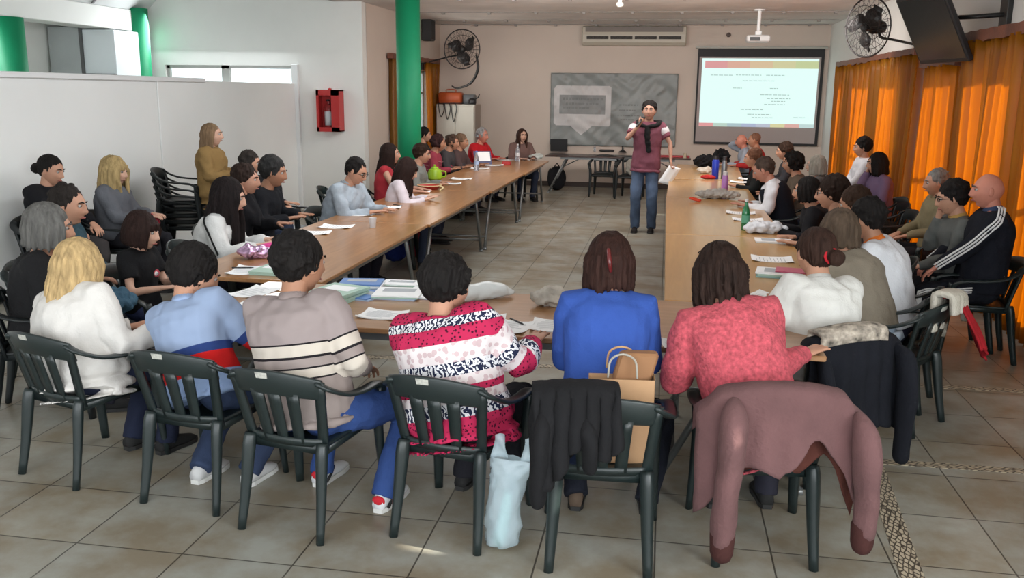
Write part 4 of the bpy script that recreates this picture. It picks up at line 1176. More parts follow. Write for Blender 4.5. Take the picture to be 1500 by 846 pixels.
def glasses(I, col=(.02, .02, .02), dark=False, up=0.0, yo=0.0):
    g = G(); hx = I['hx']; r = .0022*I['hs']
    for s in (-1, 1):
        c = np.array([s*.031, .098+yo, .015+up]); pts = [hx(c+np.array([.021*math.cos(t), -.004*abs(math.cos(t)), .015*math.sin(t)])) for t in np.linspace(0, 2*PI, 15)]
        g.tube(pts, [r], n=6, round_ends=False)
        g.tube([hx(c+np.array([s*.021, -.004, .004])), hx((s*.078, .06+yo, .018+up)), hx((s*.084, -.005+yo, .012+up))], [r], n=6)
    g.tube([hx((-.010, .097+yo, .018+up)), hx((.010, .097+yo, .018+up))], [r], n=6)
    o = g.obj('glasses', cloth(col, bump=0), parent=I['po'])
    if dark:
        g = G()
        for s in (-1, 1): g.ell(hx((s*.031, .096+yo, .015+up)), (.021*I['hs'], .004*I['hs'], .015*I['hs']), R=I['RH'])
        g.obj('lens', mat('dark_lens', (.01, .01, .012), .15), parent=o)
    return o

def Wd(p, dz=0.0): return (p[0], p[1], p[2]+dz, 1)

# --- garments with patterns of their own
STRIPES = ramp_attr('striped_knit', 'along', [(0, (.27, .225, .21)), (.150, (.012, .010, .012)), (.158, (.50, .45, .39)), (.196, (.012, .010, .012)), (.204, (.27, .225, .21)), (.246, (.012, .010, .012)), (.254, (.50, .45, .39)), (.305, (.012, .010, .012)), (.313, (.27, .225, .22))])
BOYJ = ramp_attr('panelled_jacket', 'along', [(0, (.24, .33, .52)), (.055, (.50, .012, .012)), (.150, (.022, .045, .16)), (.195, (.25, .32, .46))])
def patt(nt, b, r, ml):
    tc = nt.nodes.new('ShaderNodeTexCoord')
    # zebra
    n = nt.nodes.new('ShaderNodeTexWave'); n.inputs['Scale'].default_value = 16; n.inputs['Distortion'].default_value = 9; n.inputs['Detail'].default_value = 2; n.inputs['Detail Scale'].default_value = 2.5
    mp = nt.nodes.new('ShaderNodeMapping'); mp.inputs['Rotation'].default_value = (0, .5, .3)
    nt.links.new(tc.outputs['Object'], mp.inputs[0]); nt.links.new(mp.outputs[0], n.inputs['Vector'])
    z = nt.nodes.new('ShaderNodeValToRGB'); z.color_ramp.interpolation = 'CONSTANT'; z.color_ramp.elements[0].color = (.015, .02, .05, 1); z.color_ramp.elements[1].position = .5; z.color_ramp.elements[1].color = (.66, .66, .68, 1)
    nt.links.new(n.outputs['Fac'], z.inputs[0])
    def vor(c0, c1, th, sc):
        v = nt.nodes.new('ShaderNodeTexVoronoi'); v.inputs['Scale'].default_value = sc; nt.links.new(tc.outputs['Object'], v.inputs['Vector'])
        q = nt.nodes.new('ShaderNodeValToRGB'); q.color_ramp.interpolation = 'CONSTANT'; q.color_ramp.elements[0].color = (*c0, 1); q.color_ramp.elements[1].position = th; q.color_ramp.elements[1].color = (*c1, 1)
        nt.links.new(v.outputs['Distance'], q.inputs[0]); return q
    leo = vor((.06, .005, .02), (.42, .02, .075), .32, 60); pk = vor((.50, .38, .39), (.64, .58, .58), .42, 34)
    # band selector: r carries code in grey
    def pick(th, A, B):
        c = nt.nodes.new('ShaderNodeMath'); c.operation = 'GREATER_THAN'; c.inputs[1].default_value = th; nt.links.new(r.outputs[0], c.inputs[0])
        m = nt.nodes.new('ShaderNodeMix'); m.data_type = 'RGBA'; nt.links.new(c.outputs[0], m.inputs[0]); nt.links.new(A, m.inputs[6]); nt.links.new(B, m.inputs[7]); return m.outputs[2]
    o = pick(.33, leo.outputs[0], z.outputs[0]); o = pick(.66, o, pk.outputs[0]); nt.links.new(o, b.inputs['Base Color'])
_l, _z, _p = (0, 0, 0), (.5, .5, .5), (1, 1, 1)
PONCHO = ramp_attr('patterned_knit', 'along', [(0, _l), (.02, _z), (.085, _p), (.125, _l), (.155, _p), (.20, _z), (.26, _p), (.345, _l), (.415, _z), (.455, _l)], extra=patt)
PINKK = mat('pink_knit', (.42, .068, .088), .95, bump=.8, bs=70, var=.35, vs=55)
JEAN = (.045, .085, .20); DJEAN = (.02, .03, .06); BLK = (.008, .008, .010)
SNEAK = mat('white_trainer', (.62, .64, .66), .5)

# --- front row, backs to the camera
P1 = person('woman with long straight blonde hair in a white coat, front row far left', 'blonde woman in the white coat', (-2.989, 4.120, 1.027), -17, lean=.12, side=-.11, zh=.51, hs=1.06, w=1.12,
    hair=('long', (.44, .31, .15), {'len': .47, 'n': 21, 'a0': .95, 'vol': .012}), top=dict(col=(.60, .58, .55), inf=.040, hem=-.32, flare=.022, nm='coat', sl=.008, collar=(.60, .56, .52), amp=.022, wsc=(6, 6, 6)), legs=(.012, .016, .035),
    R=(.26, .30, .70), L=(-.05, .36, .66), hand=('soft', 'soft'), hy=10, hp=18, feet=((.22, .30, .085), (.02, .26, .085)))
P2 = person('boy with short black hair in a pale blue and navy jacket, front row', 'boy in the pale blue jacket', (-2.282, 4.020, 1.036), -8, lean=.17, side=-.15, zh=.52, hs=1.08, w=.98,
    hair=('short', BLACKH, {'vol': .014}), top=dict(col=BOYJ, inf=.028, hem=-.12, bands=True, nm='jacket', collar=(.30, .39, .58), amp=.012), legs=(.03, .045, .09), R=(.16, .44, .775), L=(-.10, .42, .775), hy=-35, hp=26, feet=((.16, .10, .085), (-.10, .05, .085)), shoe=(.5, .5, .5))
P3 = person('man in a taupe sweater with cream and black stripes, front row', 'man in the striped sweater', (-1.626, 3.800, 1.162), -10, lean=.12, side=-.08, zh=.52, hs=1.14, w=1.16,
    hair=('short', BLACKH, {'vol': .008}), top=dict(col=STRIPES, inf=.030, hem=-.13, bands=True, amp=.012, collar=(.26, .21, .20)), legs=(.028, .06, .19), R=(.16, .26, .66), L=(-.22, .40, .775), hand=('soft', 'flat'), hy=-22, hp=8, skin=SK2,
    feet=((.30, .16, .085), (-.12, .30, .085)), shoe=SNEAK, shoes_long=.29)
P4 = person('woman with short black hair in a crimson, black and white patterned cardigan', 'woman in the patterned cardigan', (-0.946, 3.860, 1.079), -12, lean=.12, side=-.11, zh=.51, hs=1.06, w=1.16,
    hair=('short', BLACKH, {'vol': .016}), top=dict(col=PONCHO, inf=.042, hem=-.26, flare=.03, bands=True, nm='cardigan', amp=.018, wsc=(7, 7, 7)), legs=(.012, .012, .016), R=(.20, .42, .78), L=(-.20, .42, .78), hy=-25, hp=12)
P5 = person('woman with a dark brown bob and hair clip in a bright blue sweater', 'woman in the blue sweater', (-0.231, 4.120, 1.170), 3, lean=.26, zh=.50, hs=1.04, w=1.0, pole=(.22, -.15, -1),
    hair=('bob', (.028, .012, .009), {'len': .09, 'n': 19, 'vol': .010, 'a0': .9}), top=dict(col=(.032, .078, .31), inf=.030, hem=-.20, flare=.012, amp=.010), legs=(.012, .014, .022), R=(.10, .40, .78), L=(-.10, .40, .78), hp=14, shoe=(.10, .07, .05), feet=((.22, .10, .085), (-.12, .12, .085)), chair_dx=-.25, chair_label='plastic armchair with a paper bag on its seat, behind the blue sweater')
g = G(); g.tube([P5['hx']((-.006, -.150, .05)), P5['hx']((.0, -.158, .0)), P5['hx']((.006, -.150, -.04))], [(.016, .010), (.022, .012), (.010, .008)], n=8, k=3); g.obj('hair_clip', mat('clip_brown', (.10, .012, .012), .25), parent=P5['hair'])
P6 = person('woman in a pink knitted sweater with sunglasses pushed up in her hair', 'woman in the pink sweater', (0.268, 4.100, 1.144), 6, lean=.32, side=-.17, zh=.50, hs=1.05, w=1.04, pole=(.25, -.15, -1),
    hair=('wavy', (.022, .012, .009), {'vol': .008, 'len': .12, 'n': 13, 'a0': 1.15}), top=dict(col=PINKK, inf=.036, hem=-.24, flare=.012, amp=.012), legs=(.02, .02, .03), R=(.26, .34, .775), L=(-.24, .34, .775), hp=22, hy=6, chair_label='plastic armchair with a brown fleece over its back, front right')
glasses(P6, dark=True, up=.085, yo=-.035)
g = G(); g.tube([P6['hx']((.02*math.cos(t)+.004, -.122, .022*math.sin(t)-.015)) for t in np.linspace(0, 2*PI, 13)], [.006], n=6); g.obj('hair_tie', cloth((.35, .03, .04)), parent=P6['hair'])
P7 = person('woman in a white sweater, brown hair tied with a red band, right corner seat', 'woman in the white sweater', (0.817, 4.920, 1.119), 28, lean=.20, side=.07, zh=.50, hs=1.06, w=1.10,
    hair=('bun', (.035, .018, .013), {'pos': (.02, -.150, -.02), 'r': .042, 'vol': .004}), top=dict(col=(.62, .62, .59), inf=.030, hem=-.18, amp=.016, collar=(.62, .62, .59)), legs=(.010, .010, .012), R=(.12, .40, .78), L=(-.24, .34, .78), hy=0, hp=10, skin=SK1, chair_label='plastic armchair with a black jacket over its back, behind the white sweater')
g = G(); g.tube([P7['hx']((.036*math.cos(t)+.01, -.124, .036*math.sin(t)-.01)) for t in np.linspace(0, 2*PI, 13)], [.008], n=6); g.obj('hair_tie', cloth((.45, .02, .03)), parent=P7['hair'])
P8 = person('person in an olive beige sweater with greying brown hair, behind the white sweater', 'person in the olive beige sweater', (1.096, 5.825, 1.120), 46, lean=.30, seat=False, zh=.50, hs=1.05, w=1.05,
    hair=('bob', (.085, .06, .042), {'len': .07, 'vol': .006}), top=dict(col=(.235, .205, .16), inf=.028, hem=-.02, nm='sweater'), legs=(.33, .40, .48), hy=-5, hp=10)
chair(1.41, 5.56, 52, 'plastic armchair holding a cream shawl and red cloth over its back')
g = G(); rr_ = [P8['ring'](t, .172*1.05+.03, .128*1.05+.03, n=28) for t in (-.22, -.1, .0)]; g.loft(rr_); g.obj('shirt_tail', cloth((.42, .50, .60)), parent=P8['po'])
P9 = person('person in a white T-shirt with an orange neckline, on the right side', 'person in the white T-shirt with an orange neckline', (1.295, 6.018, 1.170), 66, lean=.22, zh=.51, hs=1.04, w=1.15,
    hair=('short', BLACKH, {'vol': .006}), top=dict(col=(.66, .68, .72), inf=.028, hem=-.10, sleeve='elbow', nm='shirt', collar=(.70, .18, .03)), legs=(.02, .02, .04), skin=SK2, hp=12)
P24 = person('dark-haired person in dark clothes behind the orange neckline T-shirt', 'dark-haired person behind the white T-shirt', (1.419, 7.029, 1.150), 80, lean=.2, hair=('short', DBROWN, {'vol': .01}), top=dict(col=(.03, .028, .03)), skin=SK2, hp=14)
P10 = person('person with thick dark brown hair and glasses in a black top, right side', 'person with glasses in a black top', (1.348, 7.589, 1.170), 84, lean=.16, hair=('short', (.018, .010, .007), {'vol': .018}), top=dict(col=(.012, .012, .016)), skin=SK1, hp=6, hs=1.05)
glasses(P10)
P11 = person('person with black hair and a black jacket beside the man in the black vest', 'black-haired person beside the vested man', (1.254, 8.250, 1.120), 82, lean=.2, hair=('bob', BLACKH, {'len': .05}), top=dict(col=(.010, .010, .012), nm='jacket'), skin=SK1, hp=8)
P12 = person('man in a white shirt and black vest leaning over the table, right side', 'man in the white shirt and black vest', (1.078, 10.155, 1.140), 82, lean=.24, zh=.50, hs=1.10, w=1.12, hair=('short', (.055, .038, .03), {'vol': -.002}), top=dict(col=(.66, .68, .72), nm='shirt', inf=.026, amp=.018, collar=(.66, .68, .72)), legs=(.02, .02, .03), skin=(.42, .20, .14), hp=28, R=(.05, .36, .775), L=(-.22, .40, .775))
g = G(); rr_ = [P12['ring'](t, a*1.12+.036, b*1.12+.036, n=24) for t, a, b in P12['prof'] if -.11 < t < .93]; g.loft(rr_); g.obj('vest', cloth((.006, .008, .014)), parent=P12['po'])
P13 = person('person with curly black hair beside the grey-haired person, right side', 'person with curly black hair', (1.513, 11.160, 1.150), 86, lean=.16, hair=('curly', BLACKH, {'vol': .012}), top=dict(col=(.13, .10, .075)), skin=SK1, hp=6)
P14 = person('person with a pale grey bob in a grey top, right side', 'person with a pale grey bob', (1.896, 11.874, 1.080), 80, lean=.12, hair=('bob', (.30, .29, .25), {'len': .07, 'vol': .008}), top=dict(col=(.10, .10, .10)), skin=SK3, hp=4)
P15 = person('person with dark hair farther down the right row, below the screen corner', 'dark-haired person below the screen corner', (1.694, 13.439, 1.160), 88, lean=.15, hair=('short', DBROWN, {'vol': .01}), top=dict(col=(.03, .03, .035)), skin=SK1)
P16 = person('person in a dark top with reddish brown hair, holding their chin, right side', 'person with reddish brown hair', (1.150, 12.269, 1.130), 88, lean=.2, hair=('short', (.13, .06, .035), {'vol': .004}), top=dict(col=(.012, .014, .014)), skin=(.50, .27, .18), hp=10, R=(.06, .17, 1.0), hand=('fist', 'flat'))
P17 = person('bald man in a grey shirt holding his forehead, below the screen', 'bald man in the grey shirt', (1.312, 16.182, 1.160), 92, lean=.16, hair=('bald', SKR), top=dict(col=(.27, .30, .35), nm='shirt', collar=(.3, .33, .38)), skin=SKR, hp=8, R=(.05, .17, 1.16), hand=('soft', 'flat'))
P18 = person('close-cropped person in a red top, just right of the bald man under the screen', 'close-cropped person in the red top', (1.492, 15.890, 1.190), 92, lean=.10, hair=('short', (.16, .08, .05), {'vol': -.008}), top=dict(col=(.30, .02, .02)), skin=SK2, chair_black=True)
# --- along the curtains
P19 = person('person with short black hair in a white top, sitting against the far curtain', 'person in the white top by the far curtain', (2.607, 12.700, 1.281), 97, lean=.04, zh=.52, hair=('short', BLACKH, {'vol': .014}), top=dict(col=(.55, .56, .60)), legs=(.10, .12, .18), R=(.1, .30, .72), L=(-.12, .32, .70), hand=('soft', 'soft'), hp=6, chair_black=True)
P20 = person('woman with shoulder-length black hair in a mauve top, by the curtain', 'woman in the mauve top', (2.482, 11.213, 1.170), 97, lean=.10, zh=.52, hair=('bob', BLACKH, {'len': .10, 'vol': .008}), top=dict(col=(.16, .11, .19)), legs=(.20, .20, .22), R=(.03, .18, 1.08), L=(-.05, .26, .74), hand=('soft', 'soft'), hp=6, chair_black=True)
P21 = person('grey-haired man in a khaki shirt sitting by the curtains', 'grey-haired man in the khaki shirt', (2.503, 8.857, 1.170), 96, lean=.06, zh=.52, hair=('short', (.18, .175, .165), {'vol': -.002}), top=dict(col=(.20, .17, .10), nm='shirt', collar=(.2, .17, .1)), legs=(.02, .02, .025), R=(.08, .32, .68), L=(-.1, .32, .68), hand=('soft', 'soft'), skin=SK1, hp=10)
P22 = person('man with glasses in a grey sweater holding his chin, by the curtains', 'man with glasses in the grey sweater', (2.218, 7.396, 1.180), 92, lean=.10, zh=.52, hs=1.06, hair=('short', BLACKH, {'vol': .008}), top=dict(col=(.095, .10, .095), collar=(.42, .26, .08)), legs=(.012, .012, .016), R=(.04, .16, 1.04), L=(-.14, .34, .66), hand=('fist', 'soft'), skin=SK1, hp=14)
glasses(P22)
P23 = person('bald man in a black tracksuit jacket with white stripes, by the right curtain', 'bald man in the striped tracksuit', (2.396, 7.150, 1.270), 84, lean=.02, zh=.54, hs=1.10, w=1.14, hair=('bald', SKR), top=dict(col=(.007, .008, .013), nm='jacket', inf=.034, hem=-.10, collar=(.04, .06, .12), collar_h=.06), legs=(.008, .009, .014), R=(.12, .36, .66), L=(-.13, .37, .66), hand=('soft', 'soft'), skin=SKR, hp=4)

# --- left side
L1 = person('woman with black hair in a bun and a black jacket, by the white partition', 'woman with a black bun', (-5.531, 7.350, 1.199), -98, lean=.06, zh=.53, hs=1.10, w=1.1, hair=('bun', BLACKH, {'pos': (0, -.14, -.02), 'r': .045}), top=dict(col=(.008, .008, .010), nm='jacket', inf=.034, hem=-.12), legs=(.05, .045, .045), R=(.16, .44, .70), L=(-.06, .44, .70), hand=('soft', 'soft'), skin=SK1, hp=16, hy=8, chair_black=True)
L5 = person('woman with wavy blonde hair in a grey sweater, by the white partition', 'woman with wavy blonde hair', (-5.218, 7.850, 1.153), -82, lean=.04, zh=.53, hs=1.05, w=1.06, hair=('wavy', (.36, .26, .12), {'len': .24, 'n': 17, 'vol': .016, 'fringe': True, 'a0': .75}), top=dict(col=(.105, .11, .125), inf=.03), legs=(.02, .02, .025), R=(.10, .34, .74), L=(-.08, .34, .74), hand=('soft', 'soft'), skin=SK3, hp=8, hy=-8, chair_black=True)
L2 = person('man with receding dark hair in profile, behind the grey-haired person', 'man with receding dark hair', (-3.967, 5.415, 1.160), -82, lean=.14, zh=.51, hs=1.10, hair=('short', (.020, .016, .014), {'vol': .0}), top=dict(col=(.03, .065, .085), nm='shirt'), legs=(.03, .05, .09), R=(.16, .34, .70), L=(-.10, .34, .70), hand=('soft', 'soft'), skin=SK1, hp=8)
L3 = person('grey-haired person in a black vest, left of the blonde woman', 'grey-haired person in the black vest', (-3.581, 4.707, 1.120), -62, lean=.12, zh=.50, hs=1.10, w=1.1, hair=('bob', (.115, .112, .105), {'len': .07, 'vol': .014}), top=dict(col=(.012, .012, .013), inf=.032, nm='vest'), legs=(.02, .02, .03), R=(.15, .34, .70), L=(-.12, .34, .70), hand=('soft', 'soft'), skin=SK1, hp=6, chair_black=True)
L4 = person('child with dark fringe in a black T-shirt holding a white cup', 'child in the black T-shirt', (-3.366, 5.314, 1.020), -95, lean=.06, zh=.50, hs=.97, w=.82, kid=.82, hair=('bob', (.020, .010, .008), {'len': .05, 'fringe': True, 'vol': .012}), top=dict(col=(.008, .008, .009), sleeve='short', nm='shirt', inf=.022), legs=(.03, .04, .10), R=(.10, .26, .68), L=(-.04, .26, .70), hand=('soft', 'grip'), skin=SK3, hp=12, hy=6)
L6 = person('standing woman with long light brown hair in a tan jacket, by the partition', 'standing woman in the tan jacket', (-4.961, 9.300, 1.446), -78, lean=.02, zh=.80, hs=1.0, stand=True, hair=('long', (.20, .13, .075), {'len': .16, 'n': 15, 'vol': .002, 'a0': 1.2}), top=dict(col=(.27, .17, .065), inf=.034, hem=-.30, flare=.01, nm='jacket', amp=.022, collar=(.27, .17, .065)), legs=(.03, .03, .04), R=(.14, .26, 1.03), L=(-.12, .26, 1.03), hand=('soft', 'soft'), skin=SK3, hp=2)
L7 = person('woman with long black hair in a white sweater with a dark trim down the sleeve', 'woman with long black hair in white', (-3.320, 6.443, 1.120), -78, lean=.20, zh=.51, hs=1.08, w=1.02, hair=('long', (.010, .007, .007), {'len': .42, 'n': 19, 'vol': .014, 'a0': .75}), top=dict(col=(.60, .61, .60), inf=.030, hem=-.12, amp=.016), legs=(.02, .02, .03), R=(.18, .44, .775), L=(-.12, .44, .775), skin=SK3, hp=14)
L8 = person('person with dark brown hair in a black coat, hand at the mouth, left row', 'person in the black coat with a hand at the mouth', (-3.600, 7.305, 1.170), -85, lean=.18, hair=('short', (.022, .013, .010), {'vol': .006}), top=dict(col=(.008, .008, .010), nm='coat', inf=.036), legs=(.012, .012, .016), R=(.05, .17, 1.06), L=(-.14, .40, .775), hand=('fist', 'flat'), skin=(.42, .22, .15), hp=6, hs=1.06)
L9 = person('person with greying black hair in a black coat, leaning on the left table', 'person with greying black hair', (-3.590, 7.846, 1.190), -88, lean=.24, w=1.1, hair=('short', (.022, .022, .022), {'vol': .010}), top=dict(col=(.008, .009, .012), nm='coat', inf=.036), legs=(.012, .012, .016), skin=SK2, hp=12, hs=1.12, R=(.10, .40, .78), L=(-.2, .40, .78))
L10 = person('dark-haired person almost hidden behind the row, in front of the partition', 'dark-haired person almost hidden on the left', (-4.246, 8.728, 1.190), -85, lean=.10, hair=('short', (.03, .025, .022), {'vol': .004}), top=dict(col=(.03, .03, .035)), skin=SK1)
L11 = person('man with short dark hair and glasses in a pale blue-grey shirt, writing', 'man in the pale blue-grey shirt', (-3.045, 8.568, 1.150), -98, lean=.24, zh=.50, hs=1.08, w=1.22, hair=('short', BLACKH, {'vol': -.002}), top=dict(col=mat('two_tone_cloth', (.30, .35, .40), .9, bump=.4, bs=40, var=.30, vs=5), inf=.030, hem=-.10, nm='shirt', collar=(.3, .34, .38), amp=.02, var=.3), legs=(.02, .02, .03), R=(.14, .46, .775), L=(-.12, .50, .775), skin=(.44, .23, .15), hp=26)
glasses(L11)
L12 = person('woman with very long dark hair in a red sleeveless top, left row', 'woman with very long dark hair in red', (-3.267, 10.451, 1.200), -80, lean=.08, hair=('long', (.018, .009, .007), {'len': .48, 'n': 19, 'a0': 1.0, 'vol': .006}), top=dict(col=(.36, .03, .04), sleeve='none', inf=.02), skin=(.48, .26, .18), hp=2)
L13 = person('girl with long dark hair in a white top, drawing at the table', 'girl in the white top', (-2.822, 9.652, 1.080), -80, lean=.20, hs=.98, kid=.9, w=.9, hair=('long', (.020, .010, .008), {'len': .24, 'vol': .012, 'fringe': True}), top=dict(col=(.60, .54, .58), inf=.026), skin=SK3, hp=26, R=(.12, .40, .775), L=(-.12, .42, .775))
L14 = person('person with dark hair in a grey-green top beside the lime green pot', 'person in the grey-green top', (-3.104, 11.283, 1.150), -88, lean=.18, hair=('short', DBROWN, {'vol': .008}), top=dict(col=(.22, .23, .21)), skin=SK1, hp=10)
L15 = person('person with dark curly hair in a maroon sweater with pale stripes', 'person in the maroon sweater', (-3.478, 13.609, 1.160), -80, lean=.20, w=1.1, hs=1.05, hair=('curly', (.03, .012, .012), {'vol': .002, 'n': 60}), top=dict(col=(.24, .035, .055), inf=.03), skin=SK2, hp=8)
L16 = person('dark-haired person in black right beside the green column', 'dark-haired person beside the green column', (-4.038, 14.867, 1.220), -88, lean=.10, hair=('short', BLACKH, {'vol': .006}), top=dict(col=(.02, .02, .02)), skin=SK1)
L17 = person('person with tousled brown hair in a dark grey sweater, left row', 'person in the dark grey sweater', (-3.365, 14.049, 1.150), -88, lean=.20, w=1.1, hair=('curly', (.05, .03, .022), {'vol': -.002, 'n': 50}), top=dict(col=(.045, .042, .045)), skin=SK2, hp=8)
L20 = person('person with light brown hair just behind the dark grey sweater, left row', 'person with light brown hair', (-3.306, 14.479, 1.140), -95, lean=.12, hair=('short', (.13, .08, .05), {'vol': .006}), top=dict(col=(.07, .045, .045)), skin=SK2)
L18 = person('person with short grey hair in a bright red sweater, far left row', 'person in the bright red sweater', (-3.285, 16.061, 1.170), -112, lean=.14, hs=1.1, w=1.12, hair=('curly', (.28, .28, .28), {'vol': -.004, 'n': 60}), top=dict(col=(.47, .015, .022), inf=.03), skin=SKR, hp=4, R=(.14, .42, .775), L=(-.14, .42, .775))
L19 = person('woman with long brown hair in a brown top, far end of left tables', 'woman in the brown top', (-2.602, 16.360, 1.170), -150, lean=.10, hair=('long', (.035, .016, .011), {'len': .28, 'a0': .85, 'n': 15}), top=dict(col=(.14, .085, .075), inf=.026), skin=SK3, hp=2, R=(.12, .38, .775), L=(-.12, .38, .775), chair_black=True)

# --- the speaker
M1 = person('standing man in a maroon polo shirt and jeans holding a microphone', 'standing speaker', (-0.245, 12.900, 1.712), 176, lean=.03, side=-.02, zh=.94, stand=True, hs=1.10, w=1.08, hair=('short', BLACKH, {'vol': .005}), skin=(.42, .23, .165),
    top=dict(col=(.175, .06, .085), sleeve='short', nm='polo_shirt', inf=.024, hem=-.12, flare=.006, collar=(.17, .06, .08)), legs=mat('worn_denim', (.065, .10, .17), .9, bump=.3, bs=60, var=.35, vs=5), R=(.10, .19, 1.52), L=(-.36, .09, 1.03), hand=('fist', 'grip'), palm=((-1, .2, .2), (1, 0, 0)),
    pole=(.7, .1, -.9), feet=((.11, .05, .085), (-.12, .0, .085)), hp=-2, hy=0, vox=.010, shoe=(.014, .012, .012))
m = M1; g = G()
# sweater tied round the shoulders: loop round the neck, knot and a hanging sleeve
x, y, z = m['sframe'](.93); c = m['spine'](.955); pts = [c + x*.150*math.cos(a) + y*(.115*math.sin(a)+.012) + np.array([0, 0, .015-.055*max(0, math.sin(a))]) for a in np.linspace(.5*PI+.12, 2.5*PI-.12, 20)]
g.tube(pts, [(.028, .045)], n=10, up=(0, 0, 1)); kn = c+y*.14+np.array([0, 0, -.05]); g.ell(kn, (.04, .03, .035)); g.tube([kn, kn+np.array([.0, .03, -.12]), kn+np.array([-.03, .025, -.34])], [(.040, .022), (.045, .02), (.034, .016)], n=10, k=2, up=(1, 0, 0))
q, co, no = remesh(g, .009, 3); q.v = [tuple(p) for p in wrinkle(co, no, .012, (14, 14, 14), 3)]; q.obj('tied_sweater', cloth((.012, .012, .013)), parent=m['po'])
for s in (-1, 1):
    S, E_, Wr = m['J'][s]; d = nrm(E_-S); a = S+d*.055; b_ = S+d*.095; g = G(); g.tube([a, b_], [.083, .081], n=16); g.obj('sleeve_band', cloth((.58, .58, .60)), parent=m['to'])
S, E_, Wr = m['J'][1]; mp_ = Wr + np.array([-.02, .05, .05])
mk = G(); d0 = nrm(np.array([-.35, -.62, .55])); mk.tube([np.zeros(3)-d0*.10, np.zeros(3)+d0*.07], [.013, .016], n=12).ell(d0*.095, .026)
RYm = Rz(m['ya']); mk.xf(lambda v: RYm @ v)
o = mk.obj('microphone', DARKP, loc=tuple(m['base'] + RYm @ mp_)); tagp(o, 'black handheld microphone at the mouth of the standing speaker', 'microphone')
S, E_, Wr = m['J'][-1]; pw = m['base'] + RYm @ (Wr+nrm(Wr-E_)*.09)
g = G(); g.sheet([[np.array([.0+.055*i-.02*j/6*0, -.01+.002*math.sin(i), -.03*j - .055*i*.25]) + np.array([-.018*j, 0, 0]) for i in range(4)] for j in range(9)], .004)
o = g.obj('folded_paper', PAPER, loc=(float(pw[0])-.03, float(pw[1])-.01, float(pw[2])+.03)); tagp(o, 'white folded paper in the hand of the standing speaker', 'paper')

# ------------------------------------------------------------------ things lying on the tables
RND = random.Random(17)
def flat(name, p, w, d, h, rot, m, label, cat, group=None, z=.7505, curl=0.0, printed=None):
    """sheet, booklet or pile with slightly curled corners"""
    nx = ny = 5; A = []
    for i in range(nx+1):
        row = []
        for j in range(ny+1):
            u, v = i/nx-.5, j/ny-.5
            row.append((u*w, v*d, h/2 + curl*(max(0, abs(u)+abs(v)-.6))**2*4))
        A.append(row)
    g = G().sheet(A, h)
    o = g.obj(name, m, loc=(p[0], p[1], z), rz=math.radians(rot), smooth=False)
    tagp(o, label, cat, group)
    if printed:
        q = G(); rnd = random.Random(int(abs(p[0]*1000)))
        for k in range(9):
            y = d*.38-k*d*.085; q.box((-w*.40, y-.0022, h), (-w*.40+w*rnd.uniform(.45, .8), y+.0022, h+.0006))
        q.obj('print', printed, parent=o, smooth=False)
    return o
GREYPRINT = mat('grey_print', (.40, .43, .46), .8)
PG = 'sheets of paper on the tables'
def paper(p, rot, label, w=.21, d=.297, h=.0012, z=.7505, m=PAPER): return flat('paper_sheet', p, w, d, h, rot, m, label, 'paper', PG, z, curl=.02, printed=GREYPRINT)
def pile(p, rot, n, label, cols, w=.21, d=.297, name='booklet', cat='booklet', group='booklets and papers in piles', dz=.012):
    rnd = random.Random(int(p[0]*999)); z = .7505
    for k in range(n):
        c = cols[k % len(cols)]; o = flat(name, (p[0]+rnd.uniform(-.008, .008), p[1]+rnd.uniform(-.008, .008)), w, d, dz*.95, rot+rnd.uniform(-4, 4), c, label % (('topmost', 'second from the top', 'third from the top', 'fourth from the top', 'lowest')[n-1-k] if n > 1 else 'single'), cat, group, z)
        if k == n-1: 
            q = G(); q.box((-w*.35, -d*.05, dz), (w*.35, d*.32, dz+.0006)); q.obj('cover_print', GREYPRINT if c is not MINT else PAPER, parent=o, smooth=False)
        z += dz
    return z
MINT = mat('mint_cover', (.36, .52, .44), .6); BLUEC = mat('blue_cover', (.10, .22, .50), .5); PBLUE = mat('pale_blue_cover', (.35, .45, .60), .5); PINKC = mat('pink_cover', (.50, .09, .16), .5); TEALC = mat('teal_cover', (.25, .42, .40), .5); LIME = mat('lime_cover', (.55, .62, .12), .5)
# left row
paper((-2.755, 5.520, 0.750), 8, 'white paper with a black pen at the near end of the left tables')
pile((-2.576, 5.537, 0.750), 0, 2, 'mint green booklet at the left table end, %s of its pile', [MINT, MINT])
paper((-3.098, 6.583, 0.750), -70, 'white paper beside the pink bag on the left table', w=.30, d=.42)
paper((-3.086, 6.724, 0.750), -88, 'white paper behind the taupe sweater man, on the left table', z=.754)
paper((-2.954, 7.164, 0.750), -82, 'white paper lying between the black coats and the next sheet')
paper((-2.889, 7.549, 0.750), -88, 'white paper just left of the paper cup on the left table')
paper((-2.961, 8.379, 0.750), -90, 'white paper behind the paper cup on the left table')
paper((-2.863, 8.957, 0.750), -80, 'white paper under the hands of the man writing')
paper((-2.872, 9.643, 0.750), -92, 'white paper right beside the writing man in pale blue')
paper((-2.951, 10.493, 0.750), -86, 'white paper before the girl drawing in white')
paper((-2.765, 11.579, 0.750), -80, 'small white paper on the left table beyond the red tray', w=.15, d=.21)
paper((-2.819, 12.258, 0.750), -92, 'white paper beside the lime green pot')
paper((-2.920, 14.015, 0.750), -88, 'white paper under the clear bottle on the left table')
paper((-2.839, 14.752, 0.750), -84, 'white paper before the person in red', w=.25, d=.35)
paper((-2.859, 16.037, 0.750), -70, 'white paper at the far end of the left tables, left side', w=.28, d=.4)
paper((-2.441, 16.179, 0.750), -60, 'white paper nearest the far corner of the left tables')
